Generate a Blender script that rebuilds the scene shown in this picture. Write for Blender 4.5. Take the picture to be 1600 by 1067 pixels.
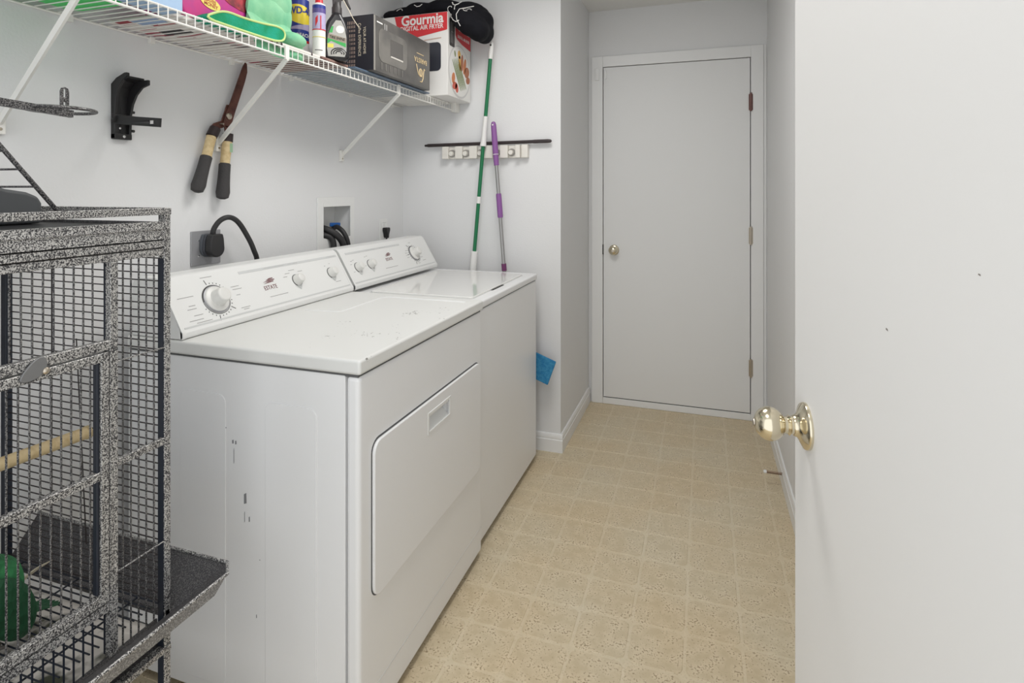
import bpy, bmesh, math, random
from mathutils import Vector, Matrix, noise

for o in list(bpy.data.objects):
    bpy.data.objects.remove(o)
SC = bpy.context.scene
COL = SC.collection
random.seed(7)

# ------------------------------------------------------------------ camera, world, light, exposure
cam_d = bpy.data.cameras.new('camera')
cam = bpy.data.objects.new('camera', cam_d)
COL.objects.link(cam)
cam.location = (0, 0, 1.295)
cam.rotation_euler = (math.radians(90), 0, math.radians(18.628))
cam_d.sensor_width = 36
cam_d.lens = 890 / 1600 * 36
cam_d.shift_y = -236.5 / 1600
cam_d.clip_start = 0.02
SC.camera = cam

world = bpy.data.worlds.new('world')
SC.world = world
world.use_nodes = True
bg = world.node_tree.nodes['Background']
bg.inputs[0].default_value = (0.93, 0.965, 1.0, 1)
bg.inputs[1].default_value = 1.40

def area(name, loc, rot, size, power, col):
    l = bpy.data.lights.new(name, 'AREA')
    l.shape = 'DISK'
    l.size = size
    l.energy = power
    l.color = col
    o = bpy.data.objects.new(name, l)
    COL.objects.link(o)
    o.location = loc
    o.rotation_euler = rot
    return o

area('laundry_ceiling_lamp', (-0.58, 1.75, 2.372), (0, 0, 0), 0.60, 12, (1.0, 0.985, 0.965))
area('cage_wall_fill_light', (-0.50, 0.45, 2.372), (0, 0, 0), 0.50, 5.5, (1.0, 0.975, 0.95))  # added fill light that brightens the left wall by the cage

SC.view_settings.view_transform = 'Standard'
SC.view_settings.look = 'None'
SC.view_settings.gamma = 1
SC.view_settings.use_curve_mapping = False
SC.view_settings.exposure = 0.15

# ------------------------------------------------------------------ materials
def lin(c):
    r = []
    for v in c:
        v = v / 255
        r.append(v / 12.92 if v <= 0.04045 else ((v + 0.055) / 1.055) ** 2.4)
    return (*r, 1)

MATS = {}
def mat(name, rgb, rough=0.5, metal=0.0, bump=None, coat=0.0, vary=None, spec=0.5):
    """bump=(scale, strength, detail)   vary=(scale, rgb2, lo, hi)"""
    if name in MATS:
        return MATS[name]
    m = bpy.data.materials.new(name)
    m.use_nodes = True
    nt = m.node_tree
    b = nt.nodes['Principled BSDF']
    b.inputs['Base Color'].default_value = lin(rgb)
    b.inputs['Roughness'].default_value = rough
    b.inputs['Metallic'].default_value = metal
    b.inputs['Coat Weight'].default_value = coat
    b.inputs['Coat Roughness'].default_value = 0.08
    b.inputs['Specular IOR Level'].default_value = spec
    geo = None
    if bump or vary:
        geo = nt.nodes.new('ShaderNodeNewGeometry')
    if bump:
        n = nt.nodes.new('ShaderNodeTexNoise')
        n.inputs['Scale'].default_value = bump[0]
        n.inputs['Detail'].default_value = bump[2] if len(bump) > 2 else 3
        nt.links.new(geo.outputs['Position'], n.inputs['Vector'])
        bp = nt.nodes.new('ShaderNodeBump')
        bp.inputs['Strength'].default_value = bump[1]
        bp.inputs['Distance'].default_value = 0.004
        nt.links.new(n.outputs['Fac'], bp.inputs['Height'])
        nt.links.new(bp.outputs['Normal'], b.inputs['Normal'])
    if vary:
        n = nt.nodes.new('ShaderNodeTexNoise')
        n.inputs['Scale'].default_value = vary[0]
        n.inputs['Detail'].default_value = 4
        nt.links.new(geo.outputs['Position'], n.inputs['Vector'])
        cr = nt.nodes.new('ShaderNodeValToRGB')
        cr.color_ramp.elements[0].position = vary[2]
        cr.color_ramp.elements[1].position = vary[3]
        cr.color_ramp.elements[0].color = lin(rgb)
        cr.color_ramp.elements[1].color = lin(vary[1])
        nt.links.new(n.outputs['Fac'], cr.inputs['Fac'])
        nt.links.new(cr.outputs['Color'], b.inputs['Base Color'])
    MATS[name] = m
    return m

wall_m = mat('painted_wall', (224, 224, 224), 0.75, bump=(140, 0.10, 2))
ceil_m = mat('painted_ceiling', (228, 227, 224), 0.85, bump=(90, 0.2, 3))
trim_m = mat('white_trim_paint', (232, 232, 231), 0.4)
door_m = mat('white_door_paint', (228, 228, 227), 0.5, bump=(60, 0.03, 2))
odoor_m = mat('open_door_paint', (224, 223, 221), 0.5, bump=(60, 0.03, 2))
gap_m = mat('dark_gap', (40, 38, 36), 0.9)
brass_m = mat('satin_brass', (218, 208, 184), 0.15, 1.0)
nickel_m = mat('brushed_nickel', (190, 180, 165), 0.3, 1.0)
rustm = mat('painted_hinge', (120, 88, 84), 0.5, 0.4)
enamel_m = mat('white_enamel', (231, 231, 231), 0.30)
plastic_m = mat('white_plastic', (228, 228, 226), 0.42)
knob_m = mat('knob_plastic', (222, 221, 217), 0.35)
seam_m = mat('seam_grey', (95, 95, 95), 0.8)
print_m = mat('grey_print', (100, 98, 96), 0.7)
faint_m = mat('faint_print', (158, 157, 155), 0.7)
band_m = mat('pale_grey_band', (205, 206, 205), 0.5)
chrome_m = mat('chrome', (225, 225, 225), 0.12, 1.0)
logo_m = mat('maroon_logo', (115, 70, 72), 0.6)
wire_m = mat('white_vinyl_wire', (236, 234, 228), 0.45)
black_m = mat('black_plastic', (30, 29, 30), 0.45)
rubber_m = mat('black_rubber', (38, 37, 38), 0.55)
steel_m = mat('steel_plate', (165, 165, 168), 0.45, 0.35)
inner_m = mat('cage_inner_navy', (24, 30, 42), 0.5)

def lid_mat():
    m = bpy.data.materials.new('worn_white_enamel')
    m.use_nodes = True
    nt = m.node_tree
    b = nt.nodes['Principled BSDF']
    b.inputs['Roughness'].default_value = 0.34
    g = nt.nodes.new('ShaderNodeNewGeometry')
    mp = nt.nodes.new('ShaderNodeMapping')
    mp.inputs['Scale'].default_value = (1.6, 1.0, 1.0)
    mp.inputs['Location'].default_value = (2.3, 5.1, 0.7)
    nt.links.new(g.outputs['Position'], mp.inputs['Vector'])
    n1 = nt.nodes.new('ShaderNodeTexNoise'); n1.inputs['Scale'].default_value = 95; n1.inputs['Detail'].default_value = 2
    n2 = nt.nodes.new('ShaderNodeTexNoise'); n2.inputs['Scale'].default_value = 6; n2.inputs['Detail'].default_value = 2
    nt.links.new(mp.outputs[0], n1.inputs['Vector']); nt.links.new(mp.outputs[0], n2.inputs['Vector'])
    a = nt.nodes.new('ShaderNodeMath'); a.operation = 'MULTIPLY'
    nt.links.new(n1.outputs['Fac'], a.inputs[0]); nt.links.new(n2.outputs['Fac'], a.inputs[1])
    cr = nt.nodes.new('ShaderNodeValToRGB')
    cr.color_ramp.elements[0].position = 0.42; cr.color_ramp.elements[0].color = lin((222, 222, 219))
    cr.color_ramp.elements[1].position = 0.46; cr.color_ramp.elements[1].color = lin((120, 118, 112))
    nt.links.new(a.outputs[0], cr.inputs['Fac'])
    nt.links.new(cr.outputs['Color'], b.inputs['Base Color'])
    return m
lid_m = lid_mat()

def hammer_mat(name, dark, light, hi):
    m = bpy.data.materials.new(name)
    m.use_nodes = True
    nt = m.node_tree
    b = nt.nodes['Principled BSDF']
    b.inputs['Roughness'].default_value = 0.4
    b.inputs['Metallic'].default_value = 0.25
    g = nt.nodes.new('ShaderNodeNewGeometry')
    n1 = nt.nodes.new('ShaderNodeTexNoise'); n1.inputs['Scale'].default_value = 460; n1.inputs['Detail'].default_value = 1.5
    nt.links.new(g.outputs['Position'], n1.inputs['Vector'])
    cr = nt.nodes.new('ShaderNodeValToRGB')
    cr.color_ramp.elements[0].position = 0.42; cr.color_ramp.elements[0].color = lin(dark)
    cr.color_ramp.elements[1].position = hi; cr.color_ramp.elements[1].color = lin(light)
    nt.links.new(n1.outputs['Fac'], cr.inputs['Fac'])
    nt.links.new(cr.outputs['Color'], b.inputs['Base Color'])
    bp = nt.nodes.new('ShaderNodeBump'); bp.inputs['Strength'].default_value = 0.3; bp.inputs['Distance'].default_value = 0.001
    nt.links.new(n1.outputs['Fac'], bp.inputs['Height']); nt.links.new(bp.outputs['Normal'], b.inputs['Normal'])
    return m
ham_m = hammer_mat('hammered_grey_metal', (50, 49, 52), (192, 190, 186), 0.60)
hbar_m = hammer_mat('hammered_bar_metal', (36, 35, 38), (128, 126, 124), 0.64)
hamdark_m = mat('hammered_charcoal', (62, 61, 63), 0.45, 0.2, bump=(420, 0.4, 1), vary=(420, (104, 102, 102), 0.48, 0.62))
barside_m = mat('dark_wire', (52, 46, 46), 0.5, 0.2)

def floor_mats():
    def make(name, base, dark, light):
        m = bpy.data.materials.new(name)
        m.use_nodes = True
        nt = m.node_tree
        b = nt.nodes['Principled BSDF']
        b.inputs['Roughness'].default_value = 0.42
        g = nt.nodes.new('ShaderNodeNewGeometry')
        def nz(scale, detail):
            n = nt.nodes.new('ShaderNodeTexNoise'); n.inputs['Scale'].default_value = scale; n.inputs['Detail'].default_value = detail
            nt.links.new(g.outputs['Position'], n.inputs['Vector']); return n
        a = nz(26, 5); f = nz(170, 3); w = nz(3.2, 2)
        cr = nt.nodes.new('ShaderNodeValToRGB')
        cr.color_ramp.elements[0].position = 0.35; cr.color_ramp.elements[0].color = lin(base)
        cr.color_ramp.elements[1].position = 0.68; cr.color_ramp.elements[1].color = lin(light)
        nt.links.new(a.outputs['Fac'], cr.inputs['Fac'])
        # flecks gather in cloudy patches
        mu = nt.nodes.new('ShaderNodeMath'); mu.operation = 'MULTIPLY_ADD'
        mu.inputs[1].default_value = 0.45
        nt.links.new(a.outputs['Fac'], mu.inputs[0]); nt.links.new(f.outputs['Fac'], mu.inputs[2])
        fr = nt.nodes.new('ShaderNodeValToRGB')
        fr.color_ramp.elements[0].position = 0.80; fr.color_ramp.elements[0].color = (0, 0, 0, 1)
        fr.color_ramp.elements[1].position = 0.90; fr.color_ramp.elements[1].color = (0.75, 0.75, 0.75, 1)
        nt.links.new(mu.outputs[0], fr.inputs['Fac'])
        mx = nt.nodes.new('ShaderNodeMix'); mx.data_type = 'RGBA'
        nt.links.new(fr.outputs['Color'], mx.inputs[0]); nt.links.new(cr.outputs['Color'], mx.inputs[6])
        mx.inputs[7].default_value = lin(dark)
        mx2 = nt.nodes.new('ShaderNodeMix'); mx2.data_type = 'RGBA'; mx2.blend_type = 'MULTIPLY'
        wr = nt.nodes.new('ShaderNodeValToRGB')
        wr.color_ramp.elements[0].position = 0.35; wr.color_ramp.elements[0].color = (1, 0.93, 0.84, 1)
        wr.color_ramp.elements[1].position = 0.65; wr.color_ramp.elements[1].color = (1, 1, 1, 1)
        nt.links.new(w.outputs['Fac'], wr.inputs['Fac'])
        mx2.inputs[0].default_value = 0.7
        nt.links.new(mx.outputs[2], mx2.inputs[6]); nt.links.new(wr.outputs['Color'], mx2.inputs[7])
        nt.links.new(mx2.outputs[2], b.inputs['Base Color'])
        bp = nt.nodes.new('ShaderNodeBump'); bp.inputs['Strength'].default_value = 0.12; bp.inputs['Distance'].default_value = 0.002
        nt.links.new(f.outputs['Fac'], bp.inputs['Height']); nt.links.new(bp.outputs['Normal'], b.inputs['Normal'])
        return m
    return (make('vinyl_tile_beige', (196, 182, 154), (128, 108, 78), (214, 201, 175)),
            make('vinyl_joint_beige', (206, 194, 168), (186, 170, 140), (214, 202, 178)))
tile_m, joint_m = floor_mats()

# ------------------------------------------------------------------ mesh helpers
def world_loc(o):
    v = Vector((0, 0, 0))
    while o is not None:
        v += Vector(o.location)
        o = o.parent
    return v

class MB:
    """collects shapes given in world coordinates and links them as one mesh object"""
    def __init__(s):
        s.bm = bmesh.new()

    def _add(s, verts, faces):
        vs = [s.bm.verts.new(v) for v in verts]
        out = []
        for f in faces:
            try:
                out.append(s.bm.faces.new([vs[i] for i in f]))
            except ValueError:
                pass
        return vs, out

    def box(s, x0, x1, y0, y1, z0, z1, r=0.0, seg=2, M=None):
        x0, x1 = sorted((x0, x1)); y0, y1 = sorted((y0, y1)); z0, z1 = sorted((z0, z1))
        t = bmesh.new()
        v = [t.verts.new(p) for p in [(x0, y0, z0), (x1, y0, z0), (x1, y1, z0), (x0, y1, z0),
                                      (x0, y0, z1), (x1, y0, z1), (x1, y1, z1), (x0, y1, z1)]]
        for f in [(0, 3, 2, 1), (4, 5, 6, 7), (0, 1, 5, 4), (1, 2, 6, 5), (2, 3, 7, 6), (3, 0, 4, 7)]:
            t.faces.new([v[i] for i in f])
        if r > 0:
            bmesh.ops.bevel(t, geom=t.edges[:], offset=r, segments=seg, profile=0.5, affect='EDGES')
        s.merge(t, M)
        return s

    def merge(s, t, M=None):
        t.verts.index_update()
        vs = [s.bm.verts.new((M @ v.co) if M else v.co) for v in t.verts]
        for f in t.faces:
            try:
                s.bm.faces.new([vs[v.index] for v in f.verts])
            except ValueError:
                pass
        t.free()

    def tube(s, path, r, n=8, closed=False, caps=True, sx=1.0):
        P = [Vector(p) for p in path]
        R = r if isinstance(r, (list, tuple)) else [r] * len(P)
        rings = []
        ref = None
        for i, p in enumerate(P):
            if closed:
                d = (P[(i + 1) % len(P)] - P[i - 1]).normalized()
            elif i == 0:
                d = (P[1] - P[0]).normalized()
            elif i == len(P) - 1:
                d = (P[-1] - P[-2]).normalized()
            else:
                d = ((P[i + 1] - p).normalized() + (p - P[i - 1]).normalized()).normalized()
            if ref is None:
                ref = Vector((0, 0, 1)) if abs(d.z) < 0.9 else Vector((1, 0, 0))
            a = d.cross(ref).normalized()
            b = a.cross(d).normalized()
            ref = b
            rings.append([s.bm.verts.new(p + R[i] * (math.cos(2 * math.pi * k / n) * a * sx + math.sin(2 * math.pi * k / n) * b)) for k in range(n)])
        m = len(rings)
        for i in range(m if closed else m - 1):
            A, B = rings[i], rings[(i + 1) % m]
            for k in range(n):
                s.bm.faces.new([A[k], A[(k + 1) % n], B[(k + 1) % n], B[k]])
        if caps and not closed:
            s.bm.faces.new(rings[0][::-1]); s.bm.faces.new(rings[-1])
        return s

    def bar(s, a, b, w, h, up=(0, 0, 1), r=0.0):
        """rectangular bar from a to b, w across, h along 'up'"""
        a, b = Vector(a), Vector(b)
        d = (b - a); L = d.length; d.normalize()
        sd = d.cross(Vector(up)).normalized(); u = sd.cross(d).normalized()
        M = Matrix(((d.x, sd.x, u.x, a.x), (d.y, sd.y, u.y, a.y), (d.z, sd.z, u.z, a.z), (0, 0, 0, 1)))
        return s.box(0, L, -w / 2, w / 2, -h / 2, h / 2, r, 1, M)

    def lathe(s, org, axis, prof, n=24):
        """prof: list of (distance along axis, radius)"""
        o = Vector(org); d = Vector(axis).normalized()
        a = d.cross(Vector((0, 0, 1)) if abs(d.z) < 0.9 else Vector((1, 0, 0))).normalized(); b = d.cross(a)
        rings = []
        for h, r in prof:
            if r < 1e-6:
                rings.append([s.bm.verts.new(o + d * h)])
            else:
                rings.append([s.bm.verts.new(o + d * h + r * (math.cos(2 * math.pi * k / n) * a + math.sin(2 * math.pi * k / n) * b)) for k in range(n)])
        for A, B in zip(rings, rings[1:]):
            for k in range(n):
                k2 = (k + 1) % n
                q = []
                for v in (A[k % len(A)], A[k2 % len(A)], B[k2 % len(B)], B[k % len(B)]):
                    if v not in q:
                        q.append(v)
                if len(q) > 2:
                    s.bm.faces.new(q)
        if len(rings[0]) > 1: s.bm.faces.new(rings[0][::-1])
        if len(rings[-1]) > 1: s.bm.faces.new(rings[-1])
        return s

    def prism(s, pts, off, r=0.0, seg=2, M=None):
        """polygon (3D points) swept along off, optionally bevelled"""
        t = bmesh.new()
        o = Vector(off)
        A = [t.verts.new(Vector(p)) for p in pts]; B = [t.verts.new(Vector(p) + o) for p in pts]
        n = len(pts)
        t.faces.new(A[::-1]); t.faces.new(B)
        for i in range(n):
            t.faces.new([A[i], A[(i + 1) % n], B[(i + 1) % n], B[i]])
        bmesh.ops.recalc_face_normals(t, faces=t.faces[:])
        if r > 0:
            es = [e for e in t.edges if len(e.link_faces) == 2 and e.calc_face_angle(0) > 0.6]
            bmesh.ops.bevel(t, geom=es, offset=r, segments=seg, profile=0.5, affect='EDGES')
        s.merge(t, M)
        return s

    def ball(s, c, rad, M=None, u=20, v=14):
        t = bmesh.new()
        bmesh.ops.create_uvsphere(t, u_segments=u, v_segments=v, radius=1)
        S = Matrix.Translation(Vector(c)) @ (M if M else Matrix()) @ Matrix.Diagonal((*rad, 1))
        s.merge(t, S)
        return s

    def build(s, name, m, parent=None, smooth=True, ang=40, recalc=True):
        if recalc:
            bmesh.ops.recalc_face_normals(s.bm, faces=s.bm.faces[:])
        me = bpy.data.meshes.new(name)
        off = world_loc(parent) if parent else Vector((0, 0, 0))
        if off.length > 0:
            bmesh.ops.translate(s.bm, verts=s.bm.verts[:], vec=-off)
        if smooth:
            for f in s.bm.faces:
                f.smooth = True
            for e in s.bm.edges:
                if len(e.link_faces) == 2 and e.calc_face_angle(0) > math.radians(ang):
                    e.smooth = False
        s.bm.to_mesh(me)
        s.bm.free()
        me.materials.append(m)
        o = bpy.data.objects.new(name, me)
        COL.objects.link(o)
        if parent:
            o.parent = parent
        if smooth:
            weighted(o)
        return o

def weighted(o):
    md = o.modifiers.new('weighted_normal', 'WEIGHTED_NORMAL')
    md.mode = 'FACE_AREA'; md.weight = 80; md.keep_sharp = True

def flat_big(o):
    for f in o.data.polygons:
        if f.area > 0.0006 or abs(f.normal.x) > 0.995: f.use_smooth = False

def tag(o, label, cat, group=None, kind=None):
    o['label'] = label
    o['category'] = cat
    if group: o['group'] = group
    if kind: o['kind'] = kind
    return o

def thing(name, loc, label, cat, group=None, kind=None):
    o = bpy.data.objects.new(name, None)
    o.empty_display_size = 0.05
    COL.objects.link(o)
    o.location = loc
    return tag(o, label, cat, group, kind)

def structure(o, label, cat):
    return tag(o, label, cat, None, 'structure')

def copy_part(src, loc, parent=None):
    c = src.copy()
    COL.objects.link(c)
    c.parent = parent if parent else src.parent
    c.location = loc
    return c

def evaluated(o):
    dg = bpy.context.evaluated_depsgraph_get()
    for m_ in [m_ for m_ in o.modifiers if m_.type == 'WEIGHTED_NORMAL']:
        o.modifiers.remove(m_)
    bpy.context.view_layer.update()
    dg = bpy.context.evaluated_depsgraph_get()
    me = bpy.data.meshes.new_from_object(o.evaluated_get(dg))
    o.modifiers.clear()
    old = o.data
    o.data = me
    me.name = o.name
    return o

def cut(o, mb):
    c = mb.build('cutter', gap_m)
    if o.parent:
        c.location = (0, 0, 0)
    md = o.modifiers.new('b', 'BOOLEAN'); md.operation = 'DIFFERENCE'; md.object = c; md.solver = 'EXACT'
    evaluated(o)
    bpy.data.objects.remove(c)
    return o

def remesh(o, voxel, smooth=6):
    md = o.modifiers.new('r', 'REMESH'); md.mode = 'VOXEL'; md.voxel_size = voxel; md.use_smooth_shade = True
    if smooth:
        sm = o.modifiers.new('s', 'SMOOTH'); sm.iterations = smooth; sm.factor = 0.5
    return evaluated(o)

def rrect(w0, w1, h0, h1, r, n=5):
    """rounded rectangle as 2D points"""
    pts = []
    for cx, cy, a0 in ((w1 - r, h0 + r, -90), (w1 - r, h1 - r, 0), (w0 + r, h1 - r, 90), (w0 + r, h0 + r, 180)):
        for k in range(n + 1):
            a = math.radians(a0 + 90 * k / n)
            pts.append((cx + r * math.cos(a), cy + r * math.sin(a)))
    return pts

def lettering(name, body, m, parent, org, right, up, size, depth=0.0006, align='CENTER', xs=1.0, bold=0.0, shear=0.0):
    cu = bpy.data.curves.new(name, 'FONT')
    cu.body = body
    cu.size = size
    cu.align_x = align
    cu.align_y = 'CENTER'
    cu.extrude = depth
    cu.offset = bold
    cu.shear = shear
    cu.resolution_u = 3
    t = bpy.data.objects.new(name, cu)
    COL.objects.link(t)
    dg = bpy.context.evaluated_depsgraph_get()
    me = bpy.data.meshes.new_from_object(t.evaluated_get(dg))
    bpy.data.objects.remove(t)
    r = Vector(right).normalized(); u = Vector(up).normalized(); n = r.cross(u).normalized()
    M = Matrix(((r.x * xs, u.x, n.x, org[0]), (r.y * xs, u.y, n.y, org[1]), (r.z * xs, u.z, n.z, org[2]), (0, 0, 0, 1)))
    off = world_loc(parent)
    me.transform(Matrix.Translation(-off) @ M)
    me.materials.clear(); me.materials.append(m)
    o = bpy.data.objects.new(name, me)
    COL.objects.link(o)
    o.parent = parent
    return o

# ------------------------------------------------------------------ structure
WX = -1.549     # left wall face
SY = 2.744      # stub wall face
HX = -0.671     # left face of the short hall
RX = 0.335      # right wall face
FY = 3.47       # far wall face
CZ = 2.388

floor = MB().box(-1.66, 0.46, -0.6, 3.60, -0.05, -0.0012).build('floor', joint_m, None, False)
structure(floor, 'beige sheet vinyl floor with a small square tile pattern', 'floor')
T = 0.1545
tl = MB().prism([(x, y, -0.004) for x, y in rrect(-T / 2 + 0.0045, T / 2 - 0.0045, -T / 2 + 0.0045, T / 2 - 0.0045, 0.02, 3)], (0, 0, 0.004), 0.0010, 1)
tile = tl.build('tile', tile_m, floor, False)
first = True
x0 = -0.669 - 6 * T + T / 2
for i in range(13):
    for j in range(21):
        x = x0 + i * T; y = 1.428 - 7 * T + T / 2 + j * T
        if x < WX - 0.05 or x > RX + 0.06 or y > FY + 0.06: continue
        if x < HX - 0.06 and y > SY + 0.06: continue
        if -1.45 < x < -0.86 and 1.25 < y < 2.52: continue          # wholly under the machines
        if first:
            tile.location = (x, y, 0); first = False
        else:
            copy_part(tile, (x, y, 0), floor)

wl = MB()
oy0, oy1, oz0, oz1 = 2.034, 2.262, 1.060, 1.243
wl.box(-1.66, WX, -0.35, oy0, 0, CZ).box(-1.66, WX, oy1, 2.86, 0, CZ).box(-1.66, WX, oy0, oy1, 0, oz0).box(-1.66, WX, oy0, oy1, oz1, CZ)
structure(wl.build('wall_left', wall_m, None, False), 'white left wall behind the dryer and washer', 'wall')
structure(MB().box(-1.66, HX, SY, FY + 0.1, 0, CZ).build('wall_back', wall_m, None, False), 'white short wall at the end of the washer, with the tool holder', 'wall')
dx0, dx1, dz1 = -0.5835, 0.2495, 2.0435
wf = MB().box(HX, dx0, FY, FY + 0.1, 0, CZ).box(dx1, RX, FY, FY + 0.1, 0, CZ).box(dx0, dx1, FY, FY + 0.1, dz1, CZ)
structure(wf.build('wall_far', wall_m, None, False), 'white end wall around the closed far door', 'wall')
structure(MB().box(RX, 0.46, 0.2, FY + 0.1, 0, CZ).build('wall_right', wall_m, None, False), 'white right wall of the passage behind the open door', 'wall')
structure(MB().box(-1.66, 0.46, -0.35, FY + 0.1, CZ, CZ + 0.06).build('ceiling', ceil_m, None, False), 'white ceiling above the far door', 'ceiling')

def baseboard(name, a, b, nrm, label):
    """a,b wall-foot points; nrm into the room"""
    a, b, n = Vector(a), Vector(b), Vector(nrm)
    prof = [(0, 0), (0.012, 0), (0.012, 0.060), (0.0095, 0.063), (0.0095, 0.068), (0.0105, 0.071), (0.0085, 0.084), (0.005, 0.089), (0, 0.090)]
    m = MB().prism([a + n * p + Vector((0, 0, q)) for p, q in prof], b - a)
    return structure(m.build(name, trim_m, None, True, 30), label, 'baseboard')
baseboard('baseboard_back', (WX, SY, 0), (HX + 0.012, SY, 0), (0, -1, 0), 'white baseboard at the foot of the short wall beside the washer')
baseboard('baseboard_left', (HX, SY, 0), (HX, FY - 0.014, 0), (1, 0, 0), 'white baseboard left of the far door')
baseboard('baseboard_right', (RX, 0.25, 0), (RX, FY, 0), (-1, 0, 0), 'white baseboard along the right wall behind the brass knob')
baseboard('baseboard_behind', (WX, 0.0, 0), (WX, 2.73, 0), (1, 0, 0), 'white baseboard along the left wall behind the bird cage')

# far door frame
tr = thing('trim_1', (-0.17, FY, 0), 'white flat casing around the closed far door', 'door frame', kind='structure')
MB().box(-0.6515, dx0, FY - 0.014, FY + 0.001, 0, 2.108, 0.002, 1).build('casing', trim_m, tr)
MB().box(dx1, 0.3156, FY - 0.014, FY + 0.001, 0, 2.108, 0.002, 1).build('casing', trim_m, tr)
MB().box(dx0, dx1, FY - 0.014, FY + 0.001, dz1 - 0.001, 2.108, 0.002, 1).build('casing', trim_m, tr)
MB().box(0.3157, 0.3300, FY - 0.006, FY + 0.001, 0, 2.108, 0.001, 1).build('filler_strip', trim_m, tr)
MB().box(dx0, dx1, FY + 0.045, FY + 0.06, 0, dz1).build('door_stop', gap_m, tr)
MB().box(dx0, dx1, FY - 0.014, FY + 0.06, 0, 0.0375, 0.003, 2).build('threshold', trim_m, tr)

d1 = thing('door_1', (-0.167, FY, 0.03), 'closed flat white door at the end of the passage with brass knob', 'door', kind='structure')
MB().box(-0.5795, 0.2455, FY - 0.012, FY + 0.03, 0.0425, 2.0385, 0.0015, 1).build('slab', door_m, d1)
MB().box(-0.578, 0.244, FY - 0.006, FY + 0.03, 0.034, 0.0426).build('sill_gap_shade', gap_m, d1)  # dark strip painting the shade between door bottom and threshold
kn = MB().lathe((-0.515, FY - 0.012, 0.934), (0, -1, 0), [(0, 0.031), (0.004, 0.031), (0.008, 0.026), (0.012, 0.014), (0.022, 0.012), (0.028, 0.02), (0.036, 0.026), (0.046, 0.0265), (0.054, 0.021), (0.058, 0.010), (0.058, 0.0)], 28).build('knob', brass_m, d1)
MB().lathe((-0.515, FY - 0.0705, 0.934), (0, -1, 0), [(0, 0.0085), (0.002, 0.008), (0.0025, 0.0)], 16).build('keyhole', nickel_m, kn)
for z, m in ((1.789, rustm), (1.039, nickel_m), (0.296, nickel_m)):
    h = MB().lathe((0.249, FY - 0.019, z - 0.052), (0, 0, 1), [(0, 0.0), (0.001, 0.006), (0.104, 0.006), (0.105, 0.0)], 12)
    h.box(0.238, 0.260, FY - 0.0155, FY - 0.0125, z - 0.045, z + 0.045)
    h.build('hinge', m, d1)
MB().box(-0.585, -0.5785, FY - 0.0145, FY - 0.004, 0.905, 0.965).build('latch', gap_m, d1)
ds = thing('door_sensor', (-0.60, FY - 0.014, 2.0), 'small white contact sensor on the top left corner of the far door frame', 'sensor')
MB().box(-0.628, -0.604, FY - 0.026, FY - 0.014, 1.962, 2.035, 0.003).build('sensor_body', trim_m, ds)
MB().box(-0.573, -0.559, FY - 0.022, FY - 0.012, 1.97, 2.02, 0.002).build('magnet', trim_m, ds)

# open door in the foreground
al = math.radians(-7.6)
U = Vector((math.sin(al), math.cos(al), 0)); N = Vector((-math.cos(al), math.sin(al), 0))
E0 = Vector((0.1414, 1.0349, 0))
HG = E0 - U * 0.76
d2 = thing('door_2', (HG.x, HG.y, 0), 'open plain white door in the right foreground with a round brass knob', 'door', kind='structure')
Md = Matrix(((U.x, N.x, 0, HG.x), (U.y, N.y, 0, HG.y), (0, 0, 1, 0), (0, 0, 0, 1)))
MB().box(0, 0.76, -0.035, 0.0, 0.012, 2.04, 0.002, 2, Md).build('slab', odoor_m, d2)
Rz = Vector((0.1496, 0.9735, 0.9325))
rose = MB().lathe(Rz, N, [(-0.001, 0.0345), (0.003, 0.035), (0.006, 0.0335), (0.010, 0.025), (0.014, 0.0175), (0.020, 0.0150), (0.0205, 0.0135), (0.024, 0.0135), (0.026, 0.0155), (0.029, 0.0125), (0.033, 0.0125), (0.036, 0.016)], 40)
rose.build('rose', brass_m, d2)
prof = []
for k in range(19):
    a = math.pi * k / 18
    prof.append((0.054 - 0.0225 * math.cos(a), max(0.0255 * math.sin(a), 0 if k in (0, 18) else 0.001)))
kb = MB().lathe(Rz, N, prof, 40).build('knob', brass_m, d2)
MB().lathe(Rz, N, [(0.0762, 0.006), (0.0775, 0.0055), (0.0778, 0)], 14).build('keyhole', nickel_m, kb)
for u_, z_, r_ in ((0.427, 1.146, 0.0022), (0.266, 1.228, 0.0014)):
    MB().prism([(u_ - r_, 0.0, z_ - r_ * 0.6), (u_ + r_ * 1.3, 0.0, z_ - r_ * 0.2), (u_ + r_, 0.0, z_ + r_ * 0.6), (u_ - r_ * 0.6, 0.0, z_ + r_ * 0.4)], (0, 0.0003, 0), 0, 1, Md).build('scuff_mark', mat('door_scuff', (128, 122, 116), 0.8), d2)
for z in (0.25, 1.05, 1.8):
    MB().lathe((HG.x + N.x * 0.006, HG.y + N.y * 0.006, z), (0, 0, 1), [(0, 0.006), (0.09, 0.006)], 10).build('hinge', nickel_m, d2)
structure(MB().box(0.258, 0.335, 0.20, 0.272, 0, CZ).build('trim_2', trim_m, None, False), 'white jamb carrying the open foreground door', 'door frame')

st = thing('door_stop', (0.323, 2.725, 0.06), 'spring door stop with white tip on the right baseboard', 'door stop')
pts = [(0.322 - 0.062 * k / 90, 2.725 + 0.0055 * math.cos(k * 0.9), 0.06 + 0.0055 * math.sin(k * 0.9)) for k in range(91)]
MB().tube(pts, 0.0013, 5).build('spring', mat('bronze_spring', (140, 112, 95), 0.4, 0.7), st)
MB().lathe((0.2605, 2.725, 0.06), (-1, 0, 0), [(0, 0.006), (0.004, 0.0075), (0.012, 0.007), (0.014, 0)], 14).build('tip', plastic_m, st)

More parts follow.
